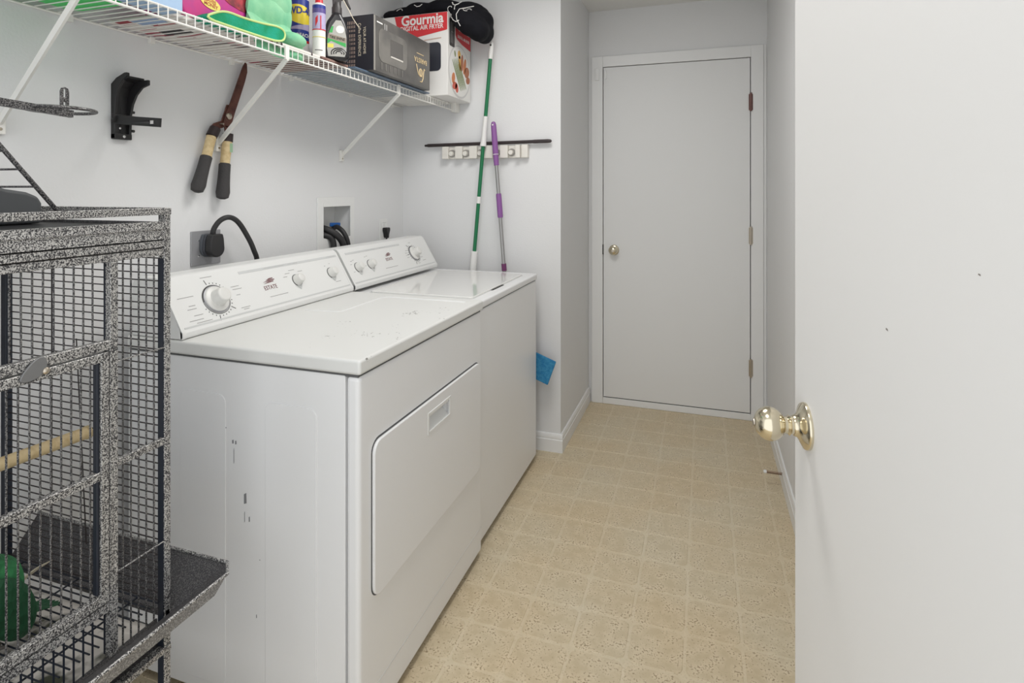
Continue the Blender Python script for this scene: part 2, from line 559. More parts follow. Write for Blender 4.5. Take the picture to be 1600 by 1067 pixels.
# ------------------------------------------------------------------ laundry machines
def ticks(cx, cy, cz, r0, r1, n, parent, skip=(), RT=None, UP=None, NR=None, w=0.0012, long=()):
    m = MB()
    for k in range(n):
        if k in skip: continue
        a = 2 * math.pi * k / n
        d = RT * math.cos(a) + UP * math.sin(a)
        o = Vector((cx, cy, cz))
        rr = r1 + (0.012 if k in long else 0)
        m.bar(o + d * r0, o + d * rr, w, 0.0006, NR)
    o_ = m.build('dial_marks', print_m, parent)
    o_['kind'] = 'stuff'
    return o_

FNR = Vector((0.857, 0, 0.514)); FUP = Vector((-0.514, 0, 0.857)); FRT = Vector((0, 1, 0))
def face_pt(y, z, out=0.0):
    """point on the sloped console face"""
    k = (z - 0.93) / 0.125
    return Vector((-1.2795 - 0.075 * k, y, z)) + FNR * out

def console(root, y0, y1, cap_l, cap_r):
    prof = [(-1.278, 0.9075), (-1.2745, 0.912), (-1.2745, 0.924), (-1.2795, 0.930), (-1.3545, 1.055), (-1.360, 1.0605), (-1.368, 1.0635),
            (-1.425, 1.0625), (-1.442, 1.057), (-1.450, 1.045), (-1.452, 0.9075)]
    c = MB().prism([(x, y0, z) for x, z in prof], (0, y1 - y0, 0), 0.0018, 2)
    con = c.build('console', plastic_m, root)
    # moulded line above the bottom rim and printed band along the top
    MB().bar(face_pt(y0 + 0.012, 0.9335, 0.0003), face_pt(y1 - 0.012, 0.9335, 0.0003), 0.0045, 0.0012, FNR).build('moulding_line', band_m, con)
    for yy in (y0, y1):
        s = 1 if yy == y0 else -1
        MB().prism([(x + (0.001 if x > -1.4 else 0), yy, z) for x, z in prof[:5]] + [(-1.3555, yy, 1.0545), (-1.35, yy, 1.045), (-1.283, yy, 0.931), (-1.281, yy, 0.9075)], (0, s * 0.010, 0)).build('end_trim', plastic_m, con)
    return con

def small_knob(root, y, z, r, h, pointer=True):
    o = face_pt(y, z)
    ring = MB().lathe(o, FNR, [(0, r * 1.12), (0.0012, r * 1.12), (0.0016, r * 1.05), (0.0016, 0)], 32).build('knob_ring', seam_m, root)
    k = MB().lathe(o, FNR, [(0.0015, r), (0.004, r * 1.0), (0.007, r * 0.93), (h * 0.8, r * 0.78), (h, r * 0.72), (h + 0.002, r * 0.5), (h + 0.002, 0)], 32).build('knob', knob_m, root)
    if pointer:
        p = MB().prism([o + FRT * (-r * 0.55) - FUP * (r * 0.9), o + FRT * (r * 0.55) - FUP * (r * 0.9), o - FUP * (r * 1.75)], FNR * 0.004, 0.0008, 1)
        p.build('pointer', band_m, k)
    return k

def big_knob(root, y, z, r, h):
    o = face_pt(y, z)
    MB().lathe(o, FNR, [(0, r * 1.17), (0.0008, r * 1.17), (0.0008, r * 1.13), (0, r * 1.13)], 40).build('dial_ring', print_m, root)
    MB().lathe(o, FNR, [(0, r * 1.07), (0.003, r * 1.07), (0.0045, r * 1.0), (0.0045, 0)], 40).build('knob_ring', steel_m, root)
    k = MB().lathe(o, FNR, [(0.004, r), (0.0065, r * 0.98), (0.009, r * 0.90), (0.0105, r * 0.66), (0.013, r * 0.62), (h, r * 0.56), (h + 0.003, r * 0.50), (h + 0.004, r * 0.4), (h + 0.004, 0)], 40).build('knob', knob_m, root)
    return k

def text_dash(m, y, z, w, h=0.0014):
    a = face_pt(y - w / 2, z, 0.0004); b = face_pt(y + w / 2, z, 0.0004)
    m.bar(a, b, h, 0.0006, FNR)

def estate_logo(root, y, z, s):
    lettering('brand_lettering', 'ESTATE', logo_m, root, face_pt(y, z - 0.006 * s, 0.0004), FRT, FUP, 0.0155 * s, 0.0003, xs=0.85)
    sw = MB()
    for dz, w, sh in ((0.004, 0.034, 0.0), (0.0075, 0.042, 0.003), (0.011, 0.030, 0.008)):
        a = face_pt(y - w / 2 * s + sh * s, z + dz * s, 0.0005)
        b = face_pt(y + w / 2 * s + sh * s * 0.4, z + (dz + 0.0022) * s, 0.0005)
        sw.prism([a, b, b + FUP * 0.0022 * s, (a + b) / 2 + FUP * 0.0030 * s], FNR * 0.0005)
    sw.build('brand_swoosh', logo_m, root)

# --- dryer
dr = thing('clothes_dryer', (-1.11, 1.50, 0.0), 'white front loading dryer nearest the bird cage with drop down door and scuffed side', 'dryer')
MB().box(-1.47, -0.786, 1.124, 1.880, 0.022, 0.866, 0.003).build('cabinet', enamel_m, dr)
fp = MB().box(-0.7835, -0.747, 1.1225, 1.8805, 0.020, 0.8665, 0.011, 4).build('front_panel', enamel_m, dr)
hy0, hy1, hz0, hz1 = 1.4515, 1.5935, 0.609, 0.659
pk = dict(x0=-0.775, x1=-0.70, y0=hy0, y1=hy1, z0=hz0, z1=hz1)
def world_cut(o, mb):
    """cutter given in world coordinates, object parented by translation"""
    off = world_loc(o.parent)
    bmesh.ops.translate(mb.bm, verts=mb.bm.verts[:], vec=-off)
    c = mb.build('cutter', gap_m)
    c.location = off
    bpy.context.view_layer.update()
    md = o.modifiers.new('b', 'BOOLEAN'); md.operation = 'DIFFERENCE'; md.object = c; md.solver = 'EXACT'
    evaluated(o)
    bpy.data.objects.remove(c)
world_cut(fp, MB().box(**pk)); flat_big(fp)
MB().box(-1.466, -0.752, 1.126, 1.878, 0.864, 0.874).build('lid_gap', seam_m, dr)
MB().box(-1.47, -0.742, 1.118, 1.8845, 0.871, 0.906, 0.0075, 4).build('top_panel', lid_m, dr)
for (a, b, zt) in ((-1.284, -1.136, 0.782), (-1.013, -0.864, 0.779)):
    MB().prism([(x, 1.1245, z) for x, z in rrect(a, b, 0.05, zt, 0.022, 4)], (0, -0.0022, 0), 0.0016, 2).build('embossed_panel', enamel_m, dr)
# slight raised outline at the back of the top
path = [(-0.785, 1.822, 0.9058), (-1.09, 1.818, 0.9058), (-1.104, 1.80, 0.9058), (-1.10, 1.56, 0.9058), (-1.11, 1.545, 0.9058), (-1.225, 1.537, 0.9058)]
MB().tube(path, 0.0026, 8).build('top_ridge', enamel_m, dr)
# loading door
dd = MB().prism([(-0.7475, y, z) for y, z in rrect(1.1715, 1.8515, 0.3205, 0.7005, 0.032, 6)], (0.0012, 0, 0)).build('door_gap_shade', seam_m, dr)  # grey backing plate whose colour stands for shade in the unmodelled gap
door = MB().prism([(-0.7468, y, z) for y, z in rrect(1.1735, 1.8495, 0.3235, 0.6965, 0.030, 6)], (0.0088, 0, 0), 0.003, 3).build('door', enamel_m, dr)
world_cut(door, MB().box(**pk)); flat_big(door)
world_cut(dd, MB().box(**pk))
hd = MB()
hx = -0.7385
hd.box(hx - 0.002, hx + 0.0022, hy0 - 0.006, hy0 + 0.003, hz0 - 0.006, hz1 + 0.006, 0.001, 1)
hd.box(hx - 0.002, hx + 0.0022, hy1 - 0.003, hy1 + 0.006, hz0 - 0.006, hz1 + 0.006, 0.001, 1)
hd.box(hx - 0.002, hx + 0.0022, hy0, hy1, hz0 - 0.006, hz0 + 0.003, 0.001, 1)
hd.box(hx - 0.002, hx + 0.0022, hy0, hy1, hz1 - 0.003, hz1 + 0.006, 0.001, 1)
hnd = hd.build('handle', plastic_m, door)
hp = MB().prism([(-0.7735, hy0, hz0), (-0.7735, hy0, hz1), (-0.770, hy0, hz1), (-0.765, hy0, hz0 + 0.022), (-0.742, hy0, hz0)], (0, hy1 - hy0, 0))
hp.box(-0.772, -0.742, hy0, hy1, hz1 - 0.012, hz1 - 0.001, 0.003, 2)
hp.build('handle_pocket', plastic_m, door)
MB().bar((-0.7468, 1.13, 0.105), (-0.7468, 1.876, 0.105), 0.0016, 0.001, (1, 0, 0)).build('toe_line', band_m, dr)
con = console(dr, 1.121, 1.876, True, True)
MB().bar(face_pt(1.38, 1.0415, 0.0003), face_pt(1.865, 1.0415, 0.0003), 0.0085, 0.0008, FNR).build('printed_band', band_m, dr)
big_knob(dr, 1.2646, 0.985, 0.0385, 0.034)
small_knob(dr, 1.606, 0.988, 0.0195, 0.024)
small_knob(dr, 1.793, 0.987, 0.0195, 0.024)
o = face_pt(1.2646, 0.985, 0.0004)
ticks(o.x, o.y, o.z, 0.049, 0.0525, 28, dr, (9, 10, 11, 12, 13, 14, 15), FRT, FUP, FNR, 0.0022, (8, 20, 25))
dm = MB()
for y, z, w in ((1.262, 1.046, 0.040), (1.345, 1.008, 0.030), (1.350, 1.000, 0.034), (1.345, 0.984, 0.014), (1.352, 0.948, 0.034), (1.352, 0.943, 0.02),
                (1.173, 1.005, 0.05), (1.182, 0.982, 0.02), (1.178, 0.974, 0.028), (1.19, 0.957, 0.028), (1.178, 0.946, 0.044), (1.20, 0.9385, 0.050), (1.21, 0.9345, 0.03),
                (1.500, 0.958, 0.08), (1.44, 1.0415, 0.05), (1.53, 1.0415, 0.10), (1.62, 1.0415, 0.05), (1.83, 1.0415, 0.05),
                (1.575, 1.014, 0.022), (1.60, 1.022, 0.028), (1.638, 1.014, 0.022), (1.56, 1.005, 0.018), (1.775, 1.014, 0.006), (1.805, 1.019, 0.005), (1.81, 0.955, 0.03)):
    text_dash(dm, y, z, w)
dm.build('printed_marks', faint_m, dr)['kind'] = 'stuff'
estate_logo(dr, 1.479, 0.992, 1.3)
# scuffs on the near side
scm = mat('scuff_grey', (128, 128, 130), 0.8)
for x, z, w, h in ((-1.113, 0.668, 0.005, 0.010), (-1.104, 0.667, 0.004, 0.010), (-1.110, 0.633, 0.0016, 0.040), (-1.0745, 0.533, 0.008, 0.028), (-1.0765, 0.487, 0.0016, 0.028), (-1.062, 0.484, 0.003, 0.014),
                   (-0.930, 0.44, 0.003, 0.004), (-1.135, 0.70, 0.002, 0.004), (-1.0, 0.36, 0.003, 0.004), (-1.04, 0.25, 0.002, 0.009), (-0.98, 0.30, 0.002, 0.003), (-1.03, 0.39, 0.002, 0.002)):
    MB().prism([(x - w / 2, 1.1237, z - h / 2), (x + w / 2, 1.1237, z - h * 0.4), (x + w * 0.4, 1.1237, z + h / 2), (x - w / 2, 1.1237, z + h * 0.35)], (0, -0.0004, 0)).build('scuff_mark', scm, dr)

# --- washer
wa = thing('washing_machine', (-1.11, 2.26, 0.0), 'white top loading washer beside the short wall with closed lid', 'washing machine')
MB().box(-1.465, -0.764, 1.8925, 2.6345, 0.022, 0.862, 0.008, 3).build('cabinet', enamel_m, wa)
MB().box(-1.46, -0.769, 1.898, 2.630, 0.86, 0.868).build('lid_gap', seam_m, wa)
MB().box(-1.465, -0.760, 1.8895, 2.637, 0.8655, 0.8945, 0.007, 3).build('top_panel', enamel_m, wa)
MB().prism([(x, y, 0.8935) for x, y in rrect(-1.245, -0.803, 1.932, 2.555, 0.012, 4)], (0, 0, 0.0012)).build('lid_seam', band_m, wa)
MB().prism([(x, y, 0.893) for x, y in rrect(-1.24, -0.807, 1.936, 2.551, 0.014, 4)], (0, 0, 0.0085), 0.003, 3).build('lid', mat('glossy_enamel', (232, 231, 228), 0.10, coat=0.6), wa)
MB().prism([(x, y, 0.893) for x, y in rrect(-0.812, -0.799, 2.13, 2.27, 0.006, 3)], (0, 0, 0.0024)).build('lid_grip', gap_m, wa)
MB().box(-0.79, -0.7625, 1.886, 1.8915, 0.03, 0.10, 0.002).build('foot_clip', plastic_m, wa)
console(wa, 1.890, 2.600, True, True)
MB().bar(face_pt(1.925, 1.0415, 0.0003), face_pt(2.345, 1.0415, 0.0003), 0.0085, 0.0008, FNR).build('printed_band', band_m, wa)
small_knob(wa, 1.965, 0.985, 0.0195, 0.024)
small_knob(wa, 2.056, 0.986, 0.0195, 0.024)
big_knob(wa, 2.435, 0.992, 0.034, 0.032)
o = face_pt(2.435, 0.992, 0.0004)
ticks(o.x, o.y, o.z, 0.043, 0.047, 26, wa, (6, 7, 16), FRT, FUP, FNR, 0.0022, (9, 13, 18))
dm = MB()
for y, z, w in ((1.94, 1.012, 0.012), (1.955, 1.015, 0.008), (1.93, 1.0, 0.01), (1.93, 0.972, 0.01), (2.04, 1.018, 0.008), (2.055, 1.02, 0.008), (2.02, 0.985, 0.008),
                (2.20, 0.958, 0.10), (2.00, 1.0415, 0.05), (2.10, 1.0415, 0.07), (2.20, 1.0415, 0.05), (2.38, 1.01, 0.02), (2.37, 1.0, 0.02), (2.37, 0.99, 0.024), (2.37, 0.98, 0.02),
                (2.44, 1.041, 0.02), (2.49, 0.97, 0.016), (2.44, 0.947, 0.02), (2.50, 0.955, 0.03)):
    text_dash(dm, y, z, w)
dm.build('printed_marks', faint_m, wa)['kind'] = 'stuff'
estate_logo(wa, 2.208, 0.998, 1.25)

# ------------------------------------------------------------------ wire shelf
SZ = 1.740; SF = -1.236
sh = thing('wire_shelf', (-1.39, 1.6, SZ), 'white vinyl coated wire shelf above the laundry machines', 'shelf')
y = 0.50
w0 = MB().tube([(WX + 0.006, 0, SZ + 0.0028), (-1.40, 0, SZ + 0.0028), (SF - 0.004, 0, SZ + 0.0028), (SF, 0, SZ - 0.002), (SF, 0, SZ - 0.031)], 0.0016, 6, caps=False).build('shelf_wire', wire_m, None)
w0.parent = sh
k = 0
while y < 2.70:
    loc = (1.39, y - 1.6, -SZ)
    if k == 0: w0.location = loc
    else: copy_part(w0, loc, sh)
    k += 1; y += 0.026
for x, z, r in ((WX + 0.006, SZ, 0.0032), (SF - 0.003, SZ, 0.0030), (SF + 0.002, SZ - 0.031, 0.0032)):
    MB().tube([(x, 0.49, z), (x, 2.70, z)], r, 8).build('shelf_rail', wire_m, sh)
for yy, yw in ((0.835, 0.868), (1.458, 1.493), (2.147, 2.180)):
    b = MB().bar((SF + 0.004, yy, SZ - 0.036), (WX + 0.009, yw, 1.452), 0.015, 0.006, (0, 1, 0))
    b.bar((SF + 0.004, yy, SZ - 0.038), (SF + 0.004, yy, SZ + 0.004), 0.016, 0.006, (1, 0, 0))
    br = b.build('brace', wire_m, sh)
    MB().box(WX, WX + 0.012, yw - 0.011, yw + 0.011, 1.424, 1.474, 0.002).build('brace_foot', wire_m, br)
    MB().lathe((WX + 0.012, yw, 1.436), (1, 0, 0), [(0, 0.004), (0.0015, 0.0035), (0.002, 0)], 10).build('screw', nickel_m, br)
MB().box(SF - 0.004, SF + 0.022, 2.690, SY, SZ - 0.040, SZ + 0.010, 0.002).build('end_bracket', wire_m, sh)
for yy in (1.02, 1.25, 1.55, 1.85, 2.25, 2.62):
    MB().box(WX, WX + 0.014, yy - 0.008, yy + 0.008, SZ - 0.014, SZ + 0.006, 0.002).build('wall_clip', wire_m, sh)

# ------------------------------------------------------------------ things on the shelf
D = SZ + 0.0048      # deck surface
red_m = mat('box_red', (208, 52, 58), 0.45)
white_m = mat('box_white', (232, 230, 226), 0.5)
card_m = mat('grey_box_card', (82, 80, 78), 0.35, vary=(7, (106, 103, 99), 0.4, 0.65))
navy_m = mat('box_dark_end', (46, 46, 52), 0.35)
gold_m = mat('gold_print', (226, 202, 158), 0.5, 0.0)
cream_m = mat('cream_print', (226, 214, 190), 0.6)

# air fryer carton
bx0, bx1, by0, by1, bz0, bz1 = -1.505, -1.147, 2.452, 2.728, D, 2.140
af = thing('air_fryer_box', ((bx0 + bx1) / 2, (by0 + by1) / 2, D), 'white and red digital air fryer carton at the far end of the shelf', 'box')
MB().box(bx0, bx1, by0, by1, bz0, bz1, 0.002, 1).build('carton', white_m, af)
fy = by0 - 0.0006
MB().prism([(-1.43, fy, 2.138), (-1.149, fy, 2.138), (-1.149, fy, 2.056), (-1.155, fy, 2.053), (-1.34, fy, 2.025), (-1.415, fy, 2.075)], (0, -0.0008, 0)).build('red_panel', red_m, af)
lettering('brand_lettering', 'Gourmia', white_m, af, (-1.281, fy - 0.0012, 2.111), (1, 0, 0), (0, 0, 1), 0.068, 0.0005, xs=0.92, bold=0.0016)
lettering('product_lettering', 'DIGITAL AIR FRYER', white_m, af, (-1.284, fy - 0.0012, 2.0735), (1, 0, 0), (0, 0, 1), 0.031, 0.0005, xs=0.86, bold=0.0004)
MB().bar((-1.33, fy - 0.0004, 2.0475), (-1.22, fy - 0.0004, 2.0575), 0.004, 0.0005, (0, -1, 0)).build('small_print', mat('dark_red', (150, 25, 35), 0.5), af)
MB().bar((-1.27, fy - 0.0004, 2.012), (-1.18, fy - 0.0004, 2.018), 0.005, 0.0005, (0, -1, 0)).build('small_print', mat('tan_print', (196, 172, 158), 0.5), af)
MB().prism([(x, fy, z) for x, z in rrect(-1.34, -1.182, 1.862, 1.998, 0.02, 4)] , (0, -0.0008, 0)).build('fryer_picture', mat('fryer_dark', (52, 54, 62), 0.35), af)
sx = bx1 + 0.0006
MB().prism([(sx, y_, z_) for y_, z_ in rrect(2.470, 2.528, 1.985, 2.118, 0.008, 3)], (0.0008, 0, 0)).build('control_panel_picture', mat('panel_dark', (58, 56, 56), 0.3), af)
for q in range(2):
    MB().box(sx + 0.0006, sx + 0.0012, 2.485 + q * 0.018, 2.490 + q * 0.018, 2.0, 2.10).build('panel_stripe', mat('stripe_grey', (150, 148, 146), 0.4), af)
MB().box(sx + 0.0006, sx + 0.0012, 2.485, 2.512, 2.052, 2.057).build('panel_stripe', MATS['stripe_grey'], af)
MB().prism([(sx, y_, z_) for y_, z_ in ((2.540, 2.138), (2.726, 2.138), (2.726, 2.010), (2.62, 2.020), (2.555, 2.035), (2.541, 2.05))], (0.0008, 0, 0)).build('red_panel', red_m, af)
lettering('brand_lettering', 'Gourmia', white_m, af, (sx + 0.0012, 2.640, 2.095), (0, 1, 0), (0, 0, 1), 0.046, 0.0004, xs=0.85, bold=0.001)
lettering('product_lettering', 'DIGITAL AIR FRYER', white_m, af, (sx + 0.0012, 2.636, 2.050), (0, 1, 0), (0, 0, 1), 0.021, 0.0004, xs=0.8)
ring = []
for q in range(36):
    a = 2 * math.pi * q / 36
    ring.append((sx, 2.590 + 0.132 * math.cos(a), 1.878 + 0.130 * math.sin(a)))
MB().prism(ring, (0.0007, 0, 0)).build('plate_picture', mat('plate_pale', (206, 204, 202), 0.4), af)
ring2 = [(sx + 0.0009, 2.590 + 0.124 * math.cos(2 * math.pi * q / 36), 1.880 + 0.122 * math.sin(2 * math.pi * q / 36)) for q in range(36)]
MB().prism(ring2, (0.0005, 0, 0)).build('plate_picture', mat('plate_white', (232, 230, 226), 0.4), af)
fm = {'o': mat('food_orange', (205, 128, 84), 0.6), 'b': mat('food_brown', (176, 112, 82), 0.6), 'g': mat('food_green', (128, 140, 92), 0.6), 'r': mat('food_red', (206, 98, 80), 0.6), 'y': mat('food_yellow', (222, 176, 96), 0.6)}
def food(yc, zc, a, b, rot, m):
    yc = 2.590 + (yc - 2.597) * 1.2; zc = 1.880 + (zc - 1.883) * 1.15; a *= 1.25; b *= 1.3
    p = []
    for q in range(14):
        t = 2 * math.pi * q / 14
        u_, v_ = a * math.cos(t), b * math.sin(t)
        p.append((sx + 0.0014, yc + u_ * math.cos(rot) - v_ * math.sin(rot), zc + u_ * math.sin(rot) + v_ * math.cos(rot)))
    MB().prism(p, (0.0005, 0, 0)).build('food_picture', fm[m], af)
for q in range(5):
    food(2.565 + q * 0.013, 1.862 + q * 0.004, 0.070, 0.0045, -0.93, 'g')
food(2.590, 1.955, 0.014, 0.016, 0, 'y'); food(2.618, 1.925, 0.034, 0.012, 1.5, 'b'); food(2.645, 1.915, 0.034, 0.012, 1.3, 'o')
food(2.668, 1.893, 0.026, 0.02, 0.6, 'b'); food(2.680, 1.860, 0.02, 0.014, 0.3, 'b'); food(2.596, 1.92, 0.03, 0.012, 1.7, 'y')
food(2.532, 1.845, 0.022, 0.014, 1.3, 'o'); food(2.545, 1.815, 0.022, 0.014, 0.3, 'r'); food(2.565, 1.808, 0.014, 0.018, 0.3, 'r'); food(2.548, 1.950, 0.006, 0.012, 0.3, 'g')

# black drawstring bag lying over the carton
bagm = mat('black_bag_cloth', (22, 22, 27), 0.9, bump=(55, 0.5, 3), spec=0.2)
bag = thing('cloth_bag', (-1.27, 2.60, 2.142), 'black cloth bag with white swirls slumped over the air fryer carton', 'bag')
m = MB()
for c, r in (((-1.44, 2.62, 2.186), (0.105, 0.10, 0.046)), ((-1.34, 2.61, 2.190), (0.12, 0.115, 0.048)), ((-1.22, 2.60, 2.188), (0.12, 0.12, 0.046)), ((-1.11, 2.60, 2.166), (0.11, 0.115, 0.050)), ((-1.48, 2.56, 2.165), (0.06, 0.09, 0.03)),
             ((-1.045, 2.60, 2.125), (0.07, 0.10, 0.055)), ((-1.03, 2.60, 2.075), (0.055, 0.085, 0.06)), ((-1.06, 2.50, 2.090), (0.055, 0.07, 0.060)), ((-1.02, 2.53, 2.06), (0.05, 0.075, 0.055)), ((-1.09, 2.47, 2.105), (0.04, 0.05, 0.05))):
    m.ball(c, r)
bo = m.build('bag_body', bagm, bag)
remesh(bo, 0.009, 8)
wb = world_loc(bag)
for v in bo.data.vertices:
    v.co += v.normal * (0.007 * noise.noise(Vector((v.co.x * 11, v.co.y * 16, v.co.z * 34))))
for v in bo.data.vertices:            # the cloth rests on the carton
    p = v.co + wb
    if p.x < bx1 + 0.001 and by0 - 0.001 < p.y < by1 + 0.001 and p.z < bz1 + 0.001:
        if bx1 - p.x < 0.035 and bz1 - p.z > bx1 - p.x: v.co.x = bx1 + 0.0025 - wb.x
        else: v.co.z = bz1 + 0.002 - wb.z
MB().tube([(-1.02 + 0.0 * q, 2.448 + 0.004 * abs(q - 5), 2.155 - 0.02 * q) for q in range(0, 1)] + [(-1.075, 2.425, 2.135), (-1.088, 2.418, 2.11), (-1.085, 2.417, 2.085), (-1.07, 2.424, 2.055)], 0.0016, 6).build('white_cord', white_m, bag)
def swirl(c, r, turns, nrm=(0, -1, 0)):
    n = Vector(nrm).normalized(); a = Vector((1, 0, 0)); b = n.cross(a).normalized()
    pts = []
    for q in range(22):
        t = q / 21
        an = turns * 2 * math.pi * t
        p = Vector(c) + (a * math.cos(an) + b * math.sin(an)) * r * (0.35 + 0.65 * t)
        pts.append(p)
    MB().tube(pts, 0.0022, 5).build('swirl_print', white_m, bag)
def on_bag(x, z):
    """front surface of the bag under (x, z)"""
    hit, loc, nrm, idx = bo.ray_cast(Vector((x, 1.5, z)) - world_loc(bo), Vector((0, 1, 0)))
    return (loc + world_loc(bo)) if hit else None
def print_curve(pts, r=0.002):
    P = []
    for x, z in pts:
        h = on_bag(x, z)
        if h: P.append(h)
    if len(P) > 2:
        MB().tube(P, r, 5).build('swirl_print', white_m, bag)
def arc(cx, cz, r, a0, a1, n=12, grow=0.0):
    return [(cx + (r + grow * k / n) * math.cos(math.radians(a0 + (a1 - a0) * k / n)), cz + (r + grow * k / n) * math.sin(math.radians(a0 + (a1 - a0) * k / n))) for k in range(n + 1)]
print_curve(arc(-1.055, 2.145, 0.010, 0, 300, 14, 0.004), 0.0018)
print_curve([(-1.15, 2.20), (-1.14, 2.185), (-1.125, 2.178), (-1.11, 2.182), (-1.10, 2.195)], 0.0032)
print_curve([(-1.125, 2.178), (-1.13, 2.16), (-1.12, 2.145), (-1.105, 2.15)], 0.0028)
print_curve(arc(-1.155, 2.165, 0.012, 20, 250, 12, 0.003), 0.002)
print_curve(arc(-1.44, 2.190, 0.012, 0, 200, 10), 0.002)
print_curve([(-1.35, 2.205), (-1.335, 2.195), (-1.32, 2.197), (-1.31, 2.207)], 0.002)
print_curve([(-1.12, 2.105), (-1.11, 2.09), (-1.095, 2.08), (-1.08, 2.085)], 0.0024)

# coffee machine carton, standing upside down
cx0, cx1, cy0, cy1, cz0, cz1 = -1.392, -1.190, 1.884, 2.352, D + 0.006, 1.966
cb = thing('coffee_maker_box', ((cx0 + cx1) / 2, (cy0 + cy1) / 2, D), 'dark grey coffee maker carton standing upside down with gold cup emblem', 'box')
MB().box(cx0, cx1, cy0, cy1, cz0, cz1, 0.002, 1).build('carton', card_m, cb)
MB().box(cx0 + 0.001, cx1 - 0.001, cy0 - 0.0008, cy0 + 0.001, cz0 + 0.002, cz1 - 0.001).build('dark_end_panel', navy_m, cb)
MB().box(cx1 - 0.001, cx1 + 0.0008, cy0 + 0.001, cy0 + 0.010, cz0 + 0.002, cz1 - 0.002).build('pale_edge', mat('worn_edge', (150, 146, 140), 0.5), cb)
ex = cx1 + 0.0006
MB().prism([(ex, a, b) for a, b in rrect(1.918, 2.140, 1.795, 1.925, 0.03, 4)], (0.0006, 0, 0)).build('machine_picture', mat('machine_grey', (98, 96, 93), 0.35, vary=(9, (120, 117, 112), 0.4, 0.6)), cb)
MB().box(ex + 0.0004, ex + 0.0012, 2.005, 2.105, 1.830, 1.898).build('machine_window', mat('window_grey', (92, 89, 86), 0.25), cb)
MB().box(ex + 0.0004, ex + 0.0016, 2.007, 2.104, 1.826, 1.832).build('window_sill_line', mat('pale_line', (210, 206, 198), 0.4), cb)
for q in range(6):
    MB().box(ex, ex + 0.0007, 1.935 + q * 0.032, 1.944 + q * 0.032, 1.765, 1.793).build('machine_leg_picture', MATS['machine_grey'], cb)
MB().box(ex, ex + 0.0008, 1.905, 1.945, 1.940, 1.945).build('small_print', white_m, cb)
for q in range(2):
    MB().box(ex, ex + 0.0008, 1.958 + q * 0.014, 1.966 + q * 0.014, 1.925, 1.948).build('small_print', MATS['stripe_grey'], cb)
lettering('brand_lettering', 'BARISTA', gold_m, cb, (ex + 0.0006, 2.262, 1.868), (0, -1, 0), (0, 0, -1), 0.031, 0.0004)
MB().box(ex, ex + 0.0008, 2.225, 2.290, 1.894, 1.897).build('gold_line', gold_m, cb)
def gtube(pts, r=0.0021):
    MB().tube([(ex + 0.0004, a, b) for a, b in pts], r, 5).build('gold_emblem', gold_m, cb)
gtube([(2.262 + 0.014 * math.cos(math.radians(t)), 1.815 + 0.017 * math.sin(math.radians(t))) for t in range(0, 361, 24)])
gtube([(2.222, 1.846), (2.230, 1.825), (2.240, 1.806), (2.256, 1.797), (2.274, 1.799)])
gtube([(2.302, 1.832), (2.294, 1.836), (2.288, 1.815), (2.284, 1.792), (2.272, 1.775), (2.256, 1.775)])
gtube([(2.262, 1.83), (2.262, 1.80)])
ey = cy0 - 0.0012
lettering('slogan_lettering', 'YOUR AT-HOME', cream_m, cb, (cx1 - 0.040, ey, 1.868), (0, 0, -1), (1, 0, 0), 0.0155, 0.0003, xs=0.9)
lettering('slogan_lettering', 'Coffee EXPERIENCE', cream_m, cb, (cx1 - 0.062, ey, 1.872), (0, 0, -1), (1, 0, 0), 0.0165, 0.0003, xs=0.9)
for q in range(5):
    for w in range(11):
        zz = 1.945 - w * 0.0165
        MB().box(cx1 - 0.085 - q * 0.0075, cx1 - 0.0825 - q * 0.0075, ey - 0.0002, ey + 0.0005, zz - 0.012 + 0.002 * ((q * 3 + w) % 3), zz).build('small_print', MATS['tan_print'], cb)

blue_sheet = MB().box(-1.535, -1.215, 1.80, 2.40, D, D + 0.005, 0.001, 1).build('plastic_folder', mat('blue_grey_plastic', (92, 112, 134), 0.35), None)  # rear part extended towards the wall to block lamp light through the shelf
tag(blue_sheet, 'thin blue grey plastic folder under the coffee maker carton', 'folder')

# trigger spray bottle, turned to face the door
def rotm(c, deg):
    return Matrix.Translation(Vector(c)) @ Matrix.Rotation(math.radians(deg), 4, 'Z')
sc = (-1.248, 1.735, D + 0.0112)
sp = thing('spray_bottle', sc, 'black trigger spray bottle with green tyre cleaner label on the shelf', 'spray bottle')
Ms = rotm(sc, 38)       # local x = image right, local -y towards the room
prof = [(-0.040, 0), (0.040, 0), (0.044, 0.012), (0.044, 0.075), (0.040, 0.110), (0.028, 0.142), (0.020, 0.156), (0.016, 0.172), (-0.016, 0.172), (-0.022, 0.156), (-0.034, 0.138), (-0.044, 0.105), (-0.046, 0.07), (-0.046, 0.012)]
MB().prism([(x, -0.027, z) for x, z in prof], (0, 0.054, 0), 0.014, 4, Ms).build('bottle', mat('bottle_black', (34, 33, 36), 0.25), sp)
h = MB().lathe(Ms @ Vector((0, 0, 0.170)), (0, 0, 1), [(0, 0.0175), (0.022, 0.0175), (0.026, 0.015), (0.040, 0.0145)], 20)
h.prism([(x, -0.012, z) for x, z in [(-0.014, 0.200), (0.014, 0.200), (0.016, 0.222), (0.050, 0.232), (0.050, 0.252), (0.020, 0.258), (-0.030, 0.256), (-0.046, 0.236), (-0.044, 0.228), (-0.016, 0.228)]], (0, 0.024, 0), 0.004, 2, Ms)
h.build('spray_head', mat('sprayer_charcoal', (62, 58, 58), 0.4), sp)
MB().prism([(x, -0.006, z) for x, z in [(0.022, 0.234), (0.034, 0.234), (0.040, 0.214), (0.050, 0.192), (0.045, 0.190), (0.032, 0.210)]], (0, 0.012, 0), 0.002, 1, Ms).build('trigger', MATS['sprayer_charcoal'], sp)
